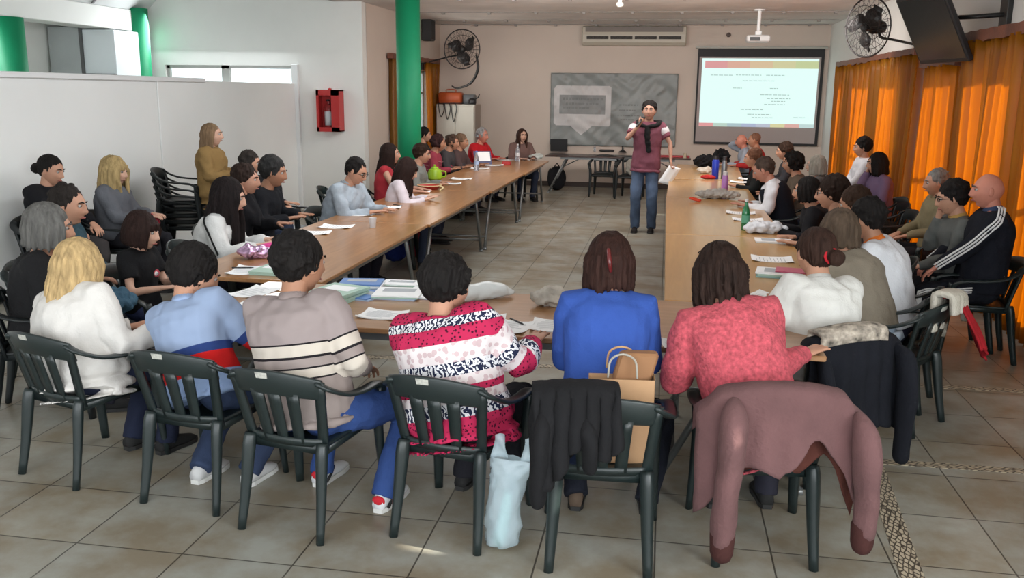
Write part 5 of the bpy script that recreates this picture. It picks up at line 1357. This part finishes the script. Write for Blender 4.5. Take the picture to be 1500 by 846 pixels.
# right row
paper((0.810, 9.476, 0.750), 86, 'white paper behind the green bottle on the right table')
paper((0.842, 8.962, 0.750), 92, 'white paper right under the green bottle')
paper((0.831, 6.781, 0.750), 88, 'white paper on the nearest right table, left of the ponytail', w=.24, d=.3)
pile((0.812, 6.153, 0.750), 84, 3, 'mint and pink booklet on the right table, %s of its pile', [TEALC, MINT, PAPER])
o = flat('booklet', (0.883, 6.146, 0.750), .16, .20, .008, 80, PINKC, 'crimson booklet beside the woman in the white sweater', 'booklet', 'booklets and papers in piles', z=.79)
paper((0.673, 5.447, 0.750), 50, 'white paper under the arms of the woman in the white sweater')
paper((1.225, 13.476, 0.750), 80, 'white paper beside the pink bottle, far right table', w=.25, d=.3)
paper((1.074, 12.907, 0.750), 84, 'second white paper by the pink bottle, nearer the edge', w=.22, d=.3, z=.753)
def crumple(p, r, label, m, name, cat, seed=1, rot=0, amp=.25, vox=.008, z=.75):
    g = G().ell((0, 0, r[2]), r, n=20, k=14); q, co, no = remesh(g, vox, 1)
    co = wrinkle(co, no, min(r)*amp*2, (16, 16, 16), seed); co[:, 2] = np.maximum(co[:, 2], .001)
    q.v = [tuple(c) for c in co]; o = q.obj(name, m, loc=(p[0], p[1], z), rz=math.radians(rot)); tagp(o, label, cat); return o
CREAM = cloth((.50, .46, .40), bump=.5); GREYBAG = cloth((.36, .34, .31), bump=.6)
crumple((0.914, 8.130, 0.750), (.20, .09, .05), 'crumpled white plastic bag on the right table, beside papers', mat('white_plastic', (.62, .64, .68), .35), 'plastic_bag', 'bag', 3, 10)
pile((0.936, 7.639, 0.750), 88, 2, 'white sheets below the crumpled bag on the right table, %s', [PAPER, PAPER], dz=.008, name='paper_pad', cat='paper', w=.2, d=.3)
crumple((0.648, 10.751, 0.750), (.26, .10, .055), 'rolled pale grey cloth bag with red handles on the right table', GREYBAG, 'cloth_bag', 'bag', 5, 0)
g = G().tube([(.03, 0, .0), (-.06, .02, .02), (-.08, -.04, .02), (.02, -.07, .0)], [.012], n=8, k=4); o = g.obj('bag_handle_strap', cloth((.55, .06, .03)), loc=tuple((0.399, 10.411, 0.765))); tagp(o, 'orange red strap at the left end of the rolled cloth bag', 'strap')
crumple((0.626, 14.224, 0.750), (.11, .09, .05), 'small round white bag on the far right table', CREAM, 'pouch', 'pouch', 7)
crumple((0.649, 13.302, 0.750), (.12, .07, .03), 'small red cloth on the far right table', cloth((.45, .03, .03)), 'red_cloth', 'cloth', 8)
crumple((0.703, 15.606, 0.750), (.22, .13, .10), 'black handbag lying on the far right table', cloth((.012, .012, .014)), 'handbag', 'bag', 9, 20)
crumple((0.994, 16.320, 0.750), (.14, .12, .13), 'round black bag at the far end of the right tables', cloth((.012, .012, .013)), 'shoulder_bag', 'bag', 10)
def bottle(p, prof, mats, label, name='bottle', cat='bottle', cap=None, z=.75, band=None):
    r = empty(name, (p[0], p[1], z)); tagp(r, label, cat)
    G().lathe((0, 0, 0), prof, n=24).obj('body', mats, parent=r, smooth='auto')
    if cap: G().lathe((0, 0, cap[0]), [(cap[1], 0), (cap[1], cap[2]), (cap[1]*.8, cap[2]+.004)], n=20).obj('cap', cap[3], parent=r, smooth='auto')
    if band: G().lathe((0, 0, band[0]), [(band[1], 0), (band[1], band[2])], n=24).obj('label', band[3], parent=r, smooth='auto')
    return r
PET = [(.030, 0), (.036, .01), (.036, .14), (.033, .17), (.018, .215), (.013, .235), (.013, .25)]
WC = mat('white_cap', (.6, .6, .62), .4)
bottle((0.752, 8.255, 0.750), [(a*1.0, b*1.05) for a, b in PET], mat('green_bottle', (.03, .26, .10), .12, trans=.35), 'green plastic drink bottle on the right table', cap=(.26, .015, .018, WC), band=(.07, .0368, .07, mat('bottle_label', (.10, .35, .22), .4)))
bottle((0.762, 11.465, 0.750), [(.038, 0), (.042, .01), (.042, .18), (.036, .20), (.034, .22)], mat('lilac_bottle', (.42, .18, .50), .3), 'lilac pink bottle on the right table', cap=(.22, .03, .04, WC))
bottle((0.738, 13.329, 0.750), [(.045, 0), (.05, .01), (.05, .26), (.04, .28)], mat('blue_bottle', (.015, .04, .40), .3), 'bright blue tall bottle on the right table', cap=(.28, .032, .05, DARKP))
bottle((0.867, 13.368, 0.750), [(.04, 0), (.044, .01), (.044, .20), (.032, .25), (.03, .27)], mat('steel_flask', (.25, .27, .28), .3, metal=.7), 'steel flask with a black top behind the blue bottle', name='flask', cat='flask', cap=(.27, .03, .05, DARKP))
CLEAR = mat('clear_plastic', (.80, .86, .95), .08, trans=.85)
bottle((-2.883, 13.631, 0.750), [(a*1.1, b*1.15) for a, b in PET], CLEAR, 'clear water bottle on the left table, before the maroon sweater', cap=(.285, .016, .018, mat('blue_cap', (.1, .2, .6), .4)), band=(.10, .0402, .05, mat('pale_label', (.35, .45, .65), .4)))
bottle((-2.591, 15.785, 0.750), [(a*1.2, b*1.15) for a, b in PET], CLEAR, 'clear water bottle near the woman in brown, far left table', cap=(.285, .016, .018, WC), band=(.09, .0438, .06, WC))
# paper cups
def cup(p, label, z=.75): 
    o = G().lathe((0, 0, 0), [(.024, 0), (.027, .004), (.035, .085), (.037, .087), (.034, .085), (.024, .006), (0.001, .006)], n=24).obj('paper_cup', WC, loc=(p[0], p[1], z), smooth='auto'); tagp(o, label, 'cup', 'paper cups'); return o
cup((-2.557, 7.590, 0.750), 'white paper cup standing alone on the left table')
cup((0.707, 10.421, 0.750), 'white paper cup beside the lilac bottle') if False else None
# pens
def pen(p, rot, label, m=DARKP, z=.757):
    g = G().tube([(-.07, 0, 0), (.055, 0, 0), (.07, 0, 0)], [.0045, .0045, .0015], n=8); o = g.obj('pen', m, loc=(p[0], p[1], z), rz=math.radians(rot)); tagp(o, label, 'pen', 'pens')
pen((-2.814, 5.579, 0.750), 15, 'black pen on the white paper at the near end of the left tables')
pen((-0.737, 4.536, 0.750), -50, 'dark pen on the paper right of the patterned cardigan')
pen((-2.796, 9.153, 0.750), -30, 'dark pen by the hand of the man in pale blue')
# pink and silver bag with a pink pencil case on the left table
crumple((-2.912, 5.951, 0.750), (.11, .08, .05), 'shiny silver and pink bag on the left table', mat('foil_wrap', (.55, .35, .60), .15, metal=.6, var=.9, vs=25), 'foil_bag', 'bag', 12, 20, amp=.3)
crumple((-2.908, 6.244, 0.750), (.10, .05, .035), 'pink pencil case on the left table', cloth((.65, .07, .28)), 'pencil_case', 'pencil case', 13, 30, amp=.1)
# red tray with yellow handle and lime green pot
r = empty('serving_tray', tuple((-2.896, 10.833, 0.750))); tagp(r, 'shallow red tray with a cream rim on the left table', 'tray')
G().lathe((0, 0, 0), [(.10, 0), (.15, .05), (.153, .05), (.105, .004)], n=30).obj('bowl', mat('tray_red', (.45, .04, .03), .4), parent=r, smooth='auto')
G().tube([(.15*math.cos(t), .15*math.sin(t), .052) for t in np.linspace(0, 2*PI, 31)], [.006], n=6).tube([(.14, -.03, .05), (.19, -.06, .03), (.17, -.13, .004)], [.012, .014, .010], n=8, k=3).obj('rim', mat('tray_rim', (.60, .48, .25), .5), parent=r)
r = empty('teapot', tuple((-3.118, 11.962, 0.750))); tagp(r, 'lime green round pot on the left table', 'pot')
LG = mat('lime_plastic', (.30, .48, .02), .35)
G().lathe((0, 0, 0), [(.07, 0), (.10, .03), (.105, .09), (.08, .15), (.05, .165)], n=28).obj('body', LG, parent=r, smooth='auto')
G().lathe((0, 0, .165), [(.052, 0), (.045, .018), (.015, .025), (.018, .05), (0.001, .055)], n=20).obj('lid', LG, parent=r, smooth='auto')
G().tube([(.09, 0, .13), (.15, 0, .12), (.15, 0, .06), (.10, 0, .05)], [.010], n=8, k=4).obj('handle', LG, parent=r)
o = G().box((-.07, -.05, 0), (.07, .05, .055), b=.006).obj('small_box', mat('red_carton', (.40, .03, .03), .5), loc=tuple((-2.644, 14.967, 0.750)), smooth=False); tagp(o, 'small red box on the far left table', 'box')
# open navy booklet held near the maroon sweater
g = G().box((-.15, -.006, 0), (.15, .006, .22)); o = g.xf(lambda v: np.array([v[0], v[1]+v[2]*.5, v[2]])).obj('folder', mat('navy_cover', (.02, .025, .10), .4), loc=tuple((-3.017, 14.818, 0.752)), rz=math.radians(25), smooth=False)
G().box((-.10, -.014, .06), (.13, -.008, .21)).xf(lambda v: np.array([v[0], v[1]+v[2]*.5, v[2]])).obj('page', PAPER, parent=o, smooth=False); tagp(o, 'navy folder with white pages held open beside the person in red', 'folder')
crumple((-2.345, 16.389, 0.750), (.13, .10, .05), 'clear crumpled plastic bag at the far end of the left tables', mat('film_bag', (.5, .54, .52), .3), 'plastic_bag', 'bag', 15)
# front table
paper((-2.294, 4.490, 0.750), -25, 'white paper left of the striped sweater on the front table', w=.24, d=.32)
paper((-2.412, 4.907, 0.750), -15, 'white paper at the far left corner of the front table', w=.2, d=.28)
pile((-1.874, 4.859, 0.750), -12, 4, 'mint green booklet beside the striped sweater, %s in its pile', [MINT, MINT, MINT, MINT], dz=.014, w=.26, d=.32)
pile((-1.831, 5.197, 0.750), 5, 3, 'blue booklet near the middle of the front table, %s in its pile', [PBLUE, PAPER, BLUEC], dz=.012, w=.26, d=.19)
pile((-1.719, 4.949, 0.750), -15, 2, 'pale blue booklet just right of the mint pile, %s', [PBLUE, BLUEC], dz=.008, w=.16, d=.22)
pile((-1.539, 5.008, 0.750), 3, 3, 'white booklet left of the patterned cardigan, %s in its pile', [PBLUE, MINT, PAPER], dz=.009, w=.28, d=.24)
pile((-1.414, 5.093, 0.750), -6, 2, 'white magazine beside the head with short black hair, %s', [PBLUE, PAPER], dz=.006, w=.22, d=.27)
pile((-1.605, 5.332, 0.750), 0, 2, 'white brochure at the far edge of the front table, %s', [MINT, PAPER], dz=.006, w=.24, d=.15)
paper((-1.478, 4.526, 0.750), -4, 'white paper alone in front of the booklets on the front table', w=.245, d=.19, h=.006)
paper((-0.752, 4.432, 0.750), -8, 'white paper right of the patterned cardigan with a pen on it', w=.2, d=.25)
paper((-0.903, 4.530, 0.750), 6, 'white paper behind the patterned cardigan', w=.2, d=.26)
paper((-0.519, 4.497, 0.750), 2, 'white paper left of the blue sweater', w=.26, d=.24, h=.004)
paper((0.131, 4.278, 0.750), 10, 'white paper between the blue and pink sweaters', w=.2, d=.2)
g = G().tube([(-.17, 0, .045), (-.05, .01, .05), (.08, 0, .048), (.17, .0, .03)], [(.05, .05), (.055, .055), (.045, .05), (.02, .03)], n=16, k=3); q, co, no = remesh(g, .008, 2); q.v = [tuple(c) for c in wrinkle(co, no, .010, (14, 14, 14), 4)]
o = q.obj('plastic_roll', mat('translucent_film', (.62, .66, .66), .25), loc=tuple((-1.005, 5.035, 0.750)), rz=math.radians(38)); tagp(o, 'rolled white plastic sheet right of the short black hair', 'roll')
crumple((-0.609, 4.946, 0.750), (.12, .075, .055), 'crumpled grey cream cloth pouch left of the blue sweater', mat('patterned_pouch', (.40, .37, .32), .8, var=.35, vs=9, bump=.4), 'pouch', 'pouch', 21, 12)

# white cup held by the child
S, E_, Wr = L4['J'][-1]; RYc = Rz(L4['ya']); cp = L4['base'] + RYc @ (Wr+nrm(Wr-E_)*.07+np.array([0, .0, .0]))
cup((float(cp[0]), float(cp[1])), 'white cup in the hand of the child in black', z=float(cp[2])-.02)
# T-shirt print
sp = L4['ring'](.62, .165*.82+.034, .122*.82+.036, n=40); c_ = np.array(sp[10])
g = G()
for a, rr, cc in ((0, .030, 0), (1, .017, 1), (2, .008, 2)):
    g.ell((c_[0]+(.012 if a == 1 else 0), c_[1]+.006+.004*a, c_[2]), (rr, .006, rr*.9), m=cc)
g.obj('shirt_print', [cloth((.40, .06, .08)), cloth((.55, .5, .5)), cloth((.1, .3, .3))], parent=L4['to'])

# tracksuit stripes along the shoulder, arm and leg
S, E_, Wr = P23['J'][-1]; g = G(); W5 = cloth((.60, .60, .60), bump=0)
neck = P23['spine'](.96)
for s in (-1, 1):
    S, E_, Wr = P23['J'][s]
    for k in (-1, 0, 1):
        pts = []
        for A, B, ra, rb in ((neck*.55+S*.45, S, .085, .088), (S, E_, .088, .072), (E_, Wr, .072, .050)):
            d = nrm(B-A); o_ = np.array([s*1.0, -.15, .55]); o_ = nrm(o_-d*(o_@d)); t_ = np.cross(d, o_)
            for u in (0, .25, .5, .75) + ((1,) if B is Wr else ()):
                pts.append(A+(B-A)*u + o_*(ra+(rb-ra)*u)*1.01 + t_*k*.020)
        g.tube(pts[1:], [(.0045, .0075)], n=6, k=2, up=(s, 0, .6))
g.obj('sleeve_stripe', W5, parent=P23['to'])
for s in (-1, 1):
    h_, k_, n_ = P23['Lg'][s]; g = G()
    for k in (-1, 0, 1):
        pts = [h_+np.array([s*.107, .08, .02+k*.018]), h_*.5+k_*.5+np.array([s*.092, 0, .02+k*.018]), k_+np.array([s*.075, .02+k*.012, .01+k*.012]), k_*.5+n_*.5+np.array([s*.066, k*.016, 0]), n_+np.array([s*.060, k*.014, .02])]
        g.tube(pts, [(.004, .007)], n=6, k=3, up=(s, 0, .1))
    g.obj('trouser_stripe', W5, parent=P23['po'])
# dark knitted trim down the sleeve of the white sweater
for s in (1,):
    S, E_, Wr = L7['J'][1]; d = nrm(E_-S); o_ = nrm(np.array([1.0, -.6, .1])-d*(np.array([1.0, -.6, .1])@d)); g = G()
    g.tube([S+o_*.075+np.array([0, 0, .05]), S+o_*.089, S*.5+E_*.5+o_*.080, E_+o_*.070], [(.004, .010)], n=6, k=5, up=tuple(o_)); g.obj('sleeve_trim', cloth((.015, .015, .015)), parent=L7['to'])
# crown of pale stripes on the maroon sweater
g = G()
for t in (.50, .60, .70, .80):
    rr = [P for P in L15['ring'](t, .172*1.1+.036, .124*1.1+.036, n=30)]; g.tube(rr+[rr[0]], [.004], n=5)
g.obj('knit_stripe', cloth((.42, .22, .22)), parent=L15['to'])
# red and black accents on the white trainers
for sh_o in [c for c in P3['po'].children if c.name.startswith('shoe')]:
    s_ = 1 if sum(v.co.x for v in sh_o.data.vertices) > 0 else -1
    n_ = P3['Lg'][s_][2]
    G().ell((n_[0], n_[1]-.055, n_[2]-.025), (.034, .014, .024)).obj('heel_patch', cloth((.45, .02, .03)), parent=sh_o)
    for sd in (-1, 1): G().tube([(n_[0]+sd*.040, n_[1]-.03, n_[2]-.060), (n_[0]+sd*.036, n_[1]+.02, n_[2]-.035), (n_[0]+sd*.026, n_[1]+.06, n_[2]-.015)], [.008], n=6).obj('side_stripe', cloth((.02, .02, .02)), parent=sh_o)

# ------------------------------------------------------------------ clothes hung over chair backs
def drape(x, y, yaw, w, lf, lb, m, label, name='jacket', u0=-.5, u1=.5, seed=1, amp=.03, lining=None, lbf=None, sleeves=(), th=.012, cat='jacket', top=.80, out=.0):
    R_ = Rz(math.radians(yaw)); nu, nv = 36, 34; grid = []; rnd = random.Random(seed)
    for j in range(nv+1):
        row = []
        for i in range(nu+1):
            u = u0+(u1-u0)*i/nu; X = u*w
            L2 = lb if lbf is None else lbf((u-u0)/(u1-u0))
            tot = lf+L2+.06; q = tot*j/nv
            yr = -.315+.045*(X/.225)**2*(1 if abs(X) < .26 else .8)
            zt = top-.035*min(1.6, (X/.22)**2)
            if abs(X) > .24: zt -= (abs(X)-.24)*.9
            if q < lf: Y = yr+.045+.01; Z = zt-(lf-q)
            elif q < lf+.06:
                a = (q-lf)/.06*PI; Y = yr+.005+.05*math.cos(a); Z = zt+.014*math.sin(a)
            else:
                e = q-lf-.06; Y = yr-.050-out*e; Z = zt-e
            drop = max(0, zt-Z)
            fold = amp*min(1, drop*4+.15)*(math.sin(u*19+seed+.8*math.sin(drop*6))+.6*noise.noise((u*7+seed, drop*5, 1.0)))
            Y += (-abs(fold) if q > lf else fold*.3); X += .01*noise.noise((u*6, drop*9, seed))
            row.append(R_ @ np.array([X, Y, Z]))
        grid.append(row)
    o = G().sheet(grid, th).obj(name, m, loc=(x, y, 0)); tagp(o, label, cat)
    if lining:
        g2 = []
        for j in range(int(nv*.35), nv+1):
            t = (j-nv*.35)/(nv*.65); row = []
            for i, p in enumerate(grid[j]):
                zl = grid[int(nv*.35)][i][2]; zz = zl + (min(p[2], .50+.04*math.sin(i*.5)-.0) - zl)*t if t > 0 else p[2]
                row.append(np.array([p[0], p[1], 0]) + R_ @ np.array([(i/nu-.5)*-.06*t, .020+.035*t, 0]) + np.array([0, 0, min(p[2], zz)]))
            g2.append(row)
        G().sheet(g2, .006).obj('lining', lining, parent=o)
    for (sx, dx, ln, r0, cuff) in sleeves:
        zt = top-.075-max(0, abs(sx)-.24)*.8
        P_ = [np.array([sx, -.33, zt]), np.array([sx+dx*.4, -.405, zt-.07]), np.array([sx+dx*.8, -.43, zt-ln*.5]), np.array([sx+dx, -.42, zt-ln])]
        g = G().tube(P_, [(r0*.55, r0*.4), (r0*1.1, r0*.8), (r0*1.05, r0*.72), (r0*.86, r0*.66)], n=14, k=4)
        q, co, no = remesh(g, .010, 2); co = wrinkle(co, no, .011, (7, 7, 5), seed+sx*9)
        q.v = [tuple(R_ @ c) for c in co]; q.obj('sleeve', m, parent=o)
        if cuff:
            g = G().tube([P_[-1]+np.array([0, 0, .02]), P_[-1]-np.array([0, 0, .055])], [(r0*.85, r0*.72), (r0*.78, r0*.66)], n=12); g.v = [tuple(R_ @ np.array(v)) for v in g.v]; g.obj('cuff', cuff, parent=o)
    return o
BROWN_F = mat('brown_fleece', (.115, .055, .055), .95, bump=.5, bs=60, var=.14, vs=7); LINING = cloth((.07, .022, .016)); CUFF = cloth((.05, .018, .016))
def chair_of(I):
    c = I['base']+Rz(I['ya']) @ np.array([0, .065, 0]); return c
c6 = [o for o in bpy.data.objects if o.get('label', '').startswith('plastic armchair with a brown fleece')][0]
drape(c6.location.x+.02, c6.location.y, math.degrees(c6.rotation_euler.z), .68, .10, .40, BROWN_F, 'dusty brown fleece jacket hung over the chair behind the pink sweater', seed=3, lining=LINING, amp=.020,
    lbf=lambda t: .30+.10*math.cos(t*5.2)**2*(1 if t < .5 else .6)-.17*math.exp(-((t-.68)/.12)**2)+.16*max(0, t-.85)*4, sleeves=((-.20, -.03, .54, .072, CUFF), (.29, .03, .44, .066, CUFF)), out=.12, top=.815)
c7 = [o for o in bpy.data.objects if o.get('label', '').startswith('plastic armchair with a black jacket over')][0]
drape(c7.location.x, c7.location.y, math.degrees(c7.rotation_euler.z), .56, .12, .46, cloth((.007, .008, .012)), 'black jacket hung over the chair behind the white sweater', seed=5, amp=.022, sleeves=((.22, .02, .56, .055, None), (-.24, -.03, .42, .05, None)), out=.06, top=.81)
drape(c7.location.x, c7.location.y, math.degrees(c7.rotation_euler.z), .36, .16, .05, mat('spotted_knit', (.32, .28, .23), .95, var=.8, vs=22, bump=.8), 'brown and cream spotted scarf on top of the black jacket', name='scarf', cat='scarf', seed=8, amp=.01, top=.84, u0=-.62, u1=.38, th=.022)
c8 = [o for o in bpy.data.objects if o.get('label', '').startswith('plastic armchair holding a cream')][0]
a8 = math.degrees(c8.rotation_euler.z)
drape(c8.location.x, c8.location.y, a8, .40, .22, .10, cloth((.52, .49, .42), bump=.7), 'cream woollen shawl over the chair beside the black jacket', name='shawl', cat='shawl', seed=12, amp=.022, th=.035, top=.835, u0=-.15, u1=.75)
drape(c8.location.x, c8.location.y, a8, .34, .05, .26, cloth((.30, .012, .018)), 'dark red cloth hanging under the cream shawl', name='red_garment', cat='garment', seed=14, amp=.03, top=.80, u0=.1, u1=.95, out=.5)
c5 = [o for o in bpy.data.objects if o.get('label', '').startswith('plastic armchair with a paper bag')][0]
drape(c5.location.x-.155, c5.location.y+.01, math.degrees(c5.rotation_euler.z)+8, .34, .20, .30, cloth((.008, .008, .009)), 'black jacket bunched over the left corner of the paper bag chair', seed=17, amp=.055, lbf=lambda t: .34-.16*t+.05*math.sin(t*9), sleeves=((-.13, -.02, .36, .048, None), (.02, .03, .22, .05, None)), out=.10, top=.815, th=.035)
# brown paper bag on the seat
KRAFT = mat('kraft_paper', (.42, .25, .13), .8, bump=.15, bs=20, var=.08, vs=6)
r = empty('paper_bag', (c5.location.x+.07, c5.location.y-.03, .425), math.radians(6)); tagp(r, 'brown paper bag standing on the chair behind the blue sweater', 'bag')
g = G(); w_, d_, h_ = .135, .07, .37
for lo, hi in (((-w_, -d_, 0), (w_, -d_+.002, h_)), ((-w_, d_-.002, 0), (w_, d_, h_-.02)), ((-w_, -d_, 0), (-w_+.002, d_, h_-.03)), ((w_-.002, -d_, 0), (w_, d_, h_+.01)), ((-w_, -d_, 0), (w_, d_, .003))): g.box(lo, hi)
g.obj('bag_body', KRAFT, parent=r, smooth=False)
for s in (-1, 1): G().tube([(-.06, s*.068, .38), (-.05, s*.06, .45), (.0, s*.055, .475), (.05, s*.06, .45), (.06, s*.068, .38)], [.005], n=6, k=4).obj('handle', KRAFT if s > 0 else mat('twisted_cord', (.30, .28, .24), .7), parent=r)
g = G().box((-.05, -.03, .30), (.11, .04, .47), b=.01); g.xf(lambda v: np.array([v[0]+(v[2]-.3)*.25, v[1], v[2]])); g.obj('wrapped_item', mat('brown_wrap', (.25, .12, .05), .7), parent=r, smooth=False)
# thin plastic bag leaning against the chair leg of the patterned cardigan
FILM = mat('pale_film', (.55, .68, .74), .2, trans=.2, alpha=.55, bump=.9, bs=16)
r = empty('plastic_bag', tuple((-0.616, 3.515, 0.000)), math.radians(-10)); tagp(r, 'thin pale blue plastic bag standing on the floor by the cardigan chair', 'bag')
rings = []
for z_, a_, b_, dx_ in ((0.004, .035, .03, -.01), (.02, .062, .05, -.01), (.10, .068, .055, -.005), (.20, .062, .055, .005), (.29, .070, .045, .015), (.35, .090, .03, .03), (.385, .098, .02, .04)):
    rings.append([(dx_+a_*(1+.10*math.sin(3*t+z_*20))*math.cos(t), b_*(1+.14*math.sin(5*t+z_*31))*math.sin(t), z_) for t in np.linspace(0, 2*PI, 41)[:-1]])
rings = [[(x*1.18, y*1.18, z*1.12) for x, y, z in R2] for R2 in rings]
fine = []
for a, b in zip(rings[:-1], rings[1:]):
    for q in range(4): fine.append([tuple(np.array(p)*(1-q/4)+np.array(o2)*q/4 + np.array([.012*noise.noise((p[0]*40, p[1]*40, (p[2]+q*.02)*22)), .012*noise.noise((p[1]*40, p[2]*22+q, p[0]*40)), 0])) for p, o2 in zip(a, b)])
g = G().loft(fine, caps=False)
g.obj('bag_body', FILM, parent=r)
for s in (-1, 1):
    g = G(); g.sheet([[np.array([.045+s*.068+i*.020*(1-j*.09), .0+.01*math.sin(i+j), .42+.018*j-.004*abs(i)]) for i in range(-2, 3)] for j in range(7)], .002); g.obj('handle', FILM, parent=r)
g = G().tube([(-.02, 0, .03), (.0, .0, .14), (.015, 0, .24)], [.035, .03, .02], n=14); g.obj('water_bottle', mat('bottle_in_bag', (.35, .62, .60), .15, trans=.3), parent=r)

# ------------------------------------------------------------------ bags and spare chairs round the room
crumple((-2.887, 10.201, 0.000), (.17, .13, .20), 'pink red school bag on the floor under the left tables', cloth((.45, .06, .09)), 'school_bag', 'bag', 31, 0, amp=.08, vox=.014, z=0)
crumple((-3.056, 9.888, 0.000), (.16, .14, .17), 'dark blue bag beside the pink red bag under the left tables', cloth((.015, .03, .16)), 'sports_bag', 'bag', 32, 0, amp=.08, vox=.014, z=0)
crumple((-3.247, 9.416, 0.000), (.18, .16, .16), 'black bag on the floor under the nearest left table', cloth((.008, .008, .009)), 'travel_bag', 'bag', 33, 0, amp=.08, vox=.014, z=0)
r = empty('backpack', tuple((-2.166, 18.195, 0.000)), math.radians(20)); tagp(r, 'black backpack on the floor by the back wall table', 'backpack')
g = G().ell((0, 0, .24), (.20, .13, .25), n=20, k=14).ell((0, -.12, .15), (.15, .07, .13)); q, co, no = remesh(g, .016, 3); q.v = [tuple(c) for c in co]; q.obj('bag_body', cloth((.010, .010, .012)), parent=r)
for s in (-1, 1): G().tube([(s*.1, .12, .42), (s*.13, .20, .34), (s*.13, .19, .15), (s*.1, .12, .06)], [(.02, .008)], n=8, k=3).obj('strap', cloth((.02, .02, .022)), parent=r)
G().tube([(-.05, 0, .48), (0, 0, .54), (.05, 0, .48)], [.01], n=8, k=3).obj('handle', cloth((.02, .02, .022)), parent=r)
# stacked black chairs against the partition
sp_ = (-5.35, 9.35)
names = ('lowest', 'second from the bottom', 'middle', 'second from the top', 'topmost')
for k in range(5):
    chair(sp_[0], sp_[1]-.02*k, -75, 'black plastic armchair in the stack by the partition, ' + names[k], z=.075*k, black=True, group='stacked black armchairs')
ch = chair(-4.15, 9.35, -88, 'black plastic armchair with a black coat over it, behind the left row', black=True)
drape(-4.15, 9.35, -88, .62, .25, .55, cloth((.008, .008, .010)), 'black coat hung over a chair left of the man in pale blue', seed=23, amp=.03, top=.98, th=.05, sleeves=((.28, .12, .30, .06, None),))
chair(-3.95, 10.6, -80, 'grey-green plastic armchair turned sideways by the end of the white wall', black=False)
chair(-3.05, 6.05, -85, 'dark green plastic armchair between the child and the white sweater') if False else None
chair(2.35, 9.95, 95, 'black plastic armchair beside the gap in the gold curtains', black=True)
chair(2.45, 10.7, 95, 'black plastic armchair piled with dark bags, by the gold curtains', black=True)
crumple((2.35, 10.72), (.22, .20, .15), 'dark coat piled on a chair by the gold curtains', cloth((.03, .028, .02)), 'piled_coat', 'coat', 41, 0, amp=.1, vox=.016, z=.42)
crumple((2.32, 10.72), (.20, .12, .06), 'white and black tote bag lying on the piled coat', cloth((.48, .46, .40)), 'tote_bag', 'bag', 42, 0, amp=.15, vox=.012, z=.66)
crumple((2.30, 9.95), (.20, .20, .13), 'black bag on the chair beside the curtain gap', cloth((.012, .012, .010)), 'large_bag', 'bag', 43, 0, amp=.1, vox=.016, z=.42)
crumple((L5['base'][0]+.30, L5['base'][1]-.02), (.13, .20, .10), 'red handbag on the lap of the woman with wavy blonde hair', cloth((.38, .03, .055)), 'red_handbag', 'bag', 44, 0, amp=.08, vox=.012, z=.57)
lap = L3['base']+Rz(L3['ya']) @ np.array([.06, .36, 0])
crumple((float(lap[0]), float(lap[1])), (.15, .20, .10), 'denim jacket bundled on the lap of the grey-haired person', cloth((.045, .10, .15), bump=.6), 'denim_jacket', 'jacket', 46, -30, amp=.16, vox=.010, z=.56)
crumple((L3['base'][0]+.42, L3['base'][1]+.32), (.08, .08, .05), 'shiny pink parcel beside the denim sleeve, left of the child', mat('pink_foil', (.62, .25, .45), .2, metal=.4, var=.6, vs=20), 'pink_parcel', 'parcel', 45, 0, amp=.2, z=.72) if False else None

# ------------------------------------------------------------------ on and around the back wall table
def laptop(p, rot, label):
    r = empty('laptop', (p[0], p[1], .75), math.radians(rot)); tagp(r, label, 'laptop')
    G().box((-.18, -.12, 0), (.18, .12, .018), b=.004).obj('base', DARKP, parent=r, smooth=False)
    l = G().box((-.18, -.006, 0), (.18, .006, .24), b=.003).xf(lambda v: np.array([v[0], v[1]-.12-v[2]*.18, v[2]+.018])).obj('screen_lid', DARKP, parent=r, smooth=False)
    return r
laptop((-2.211, 18.904, 0.750), 4, 'open black laptop on the back wall table, lid towards the room')
def wb(px, lab, m, s=1.0): return bottle(px, [(a*s, b*s) for a, b in PET], m, lab, cap=(.25*s, .015*s, .02*s, WC))
wb((-1.579, 19.136, 0.750), 'white bottle on the back wall table right of the laptop', WC, .75)
wb((-1.462, 18.944, 0.750), 'clear bottle beside the white bottle on the back wall table', CLEAR, .65)
o = G().box((-.16, -.09, 0), (.16, .09, .05), b=.02).obj('black_case', DARKP, loc=tuple((-1.209, 19.036, 0.750)), smooth=False); tagp(o, 'flat black case on the back wall table', 'case')
o = G().lathe((0, 0, 0), [(.09, 0), (.09, .01), (.02, .05), (.015, .12), (.03, .14)], n=24).obj('desk_stand', DARKP, loc=tuple((-0.874, 18.928, 0.750)), smooth='auto'); tagp(o, 'small black stand on the back wall table beside the standing man', 'stand')
o = G().box((-.30, -.10, 0), (.30, .10, .03), b=.005).obj('red_folder', mat('red_folder_cover', (.42, .04, .05), .5), loc=(.18, 17.85, .75), smooth=False); tagp(o, 'long red folder at the right end of the back wall table', 'folder')
o = G().lathe((0, 0, 0), [(.035, 0), (.03, .05), (.03, .09)], n=18).obj('small_jar', mat('jar_cream', (.5, .42, .3), .5), loc=tuple((0.386, 17.699, 0.750)), smooth='auto'); tagp(o, 'small cream jar at the right end of the back wall table', 'jar')
chair(-1.15, 17.35, 178, 'dark chair pushed under the back wall table, left', black=True)
chair(-.62, 17.15, 172, 'dark chair with a pale bag, under the back wall table beside the standing man', black=True)
crumple((-.62, 17.2), (.11, .09, .16), 'pale grey bag on the chair under the back wall table', cloth((.33, .31, .27)), 'pale_bag', 'bag', 51, 0, amp=.12, vox=.014, z=.42)
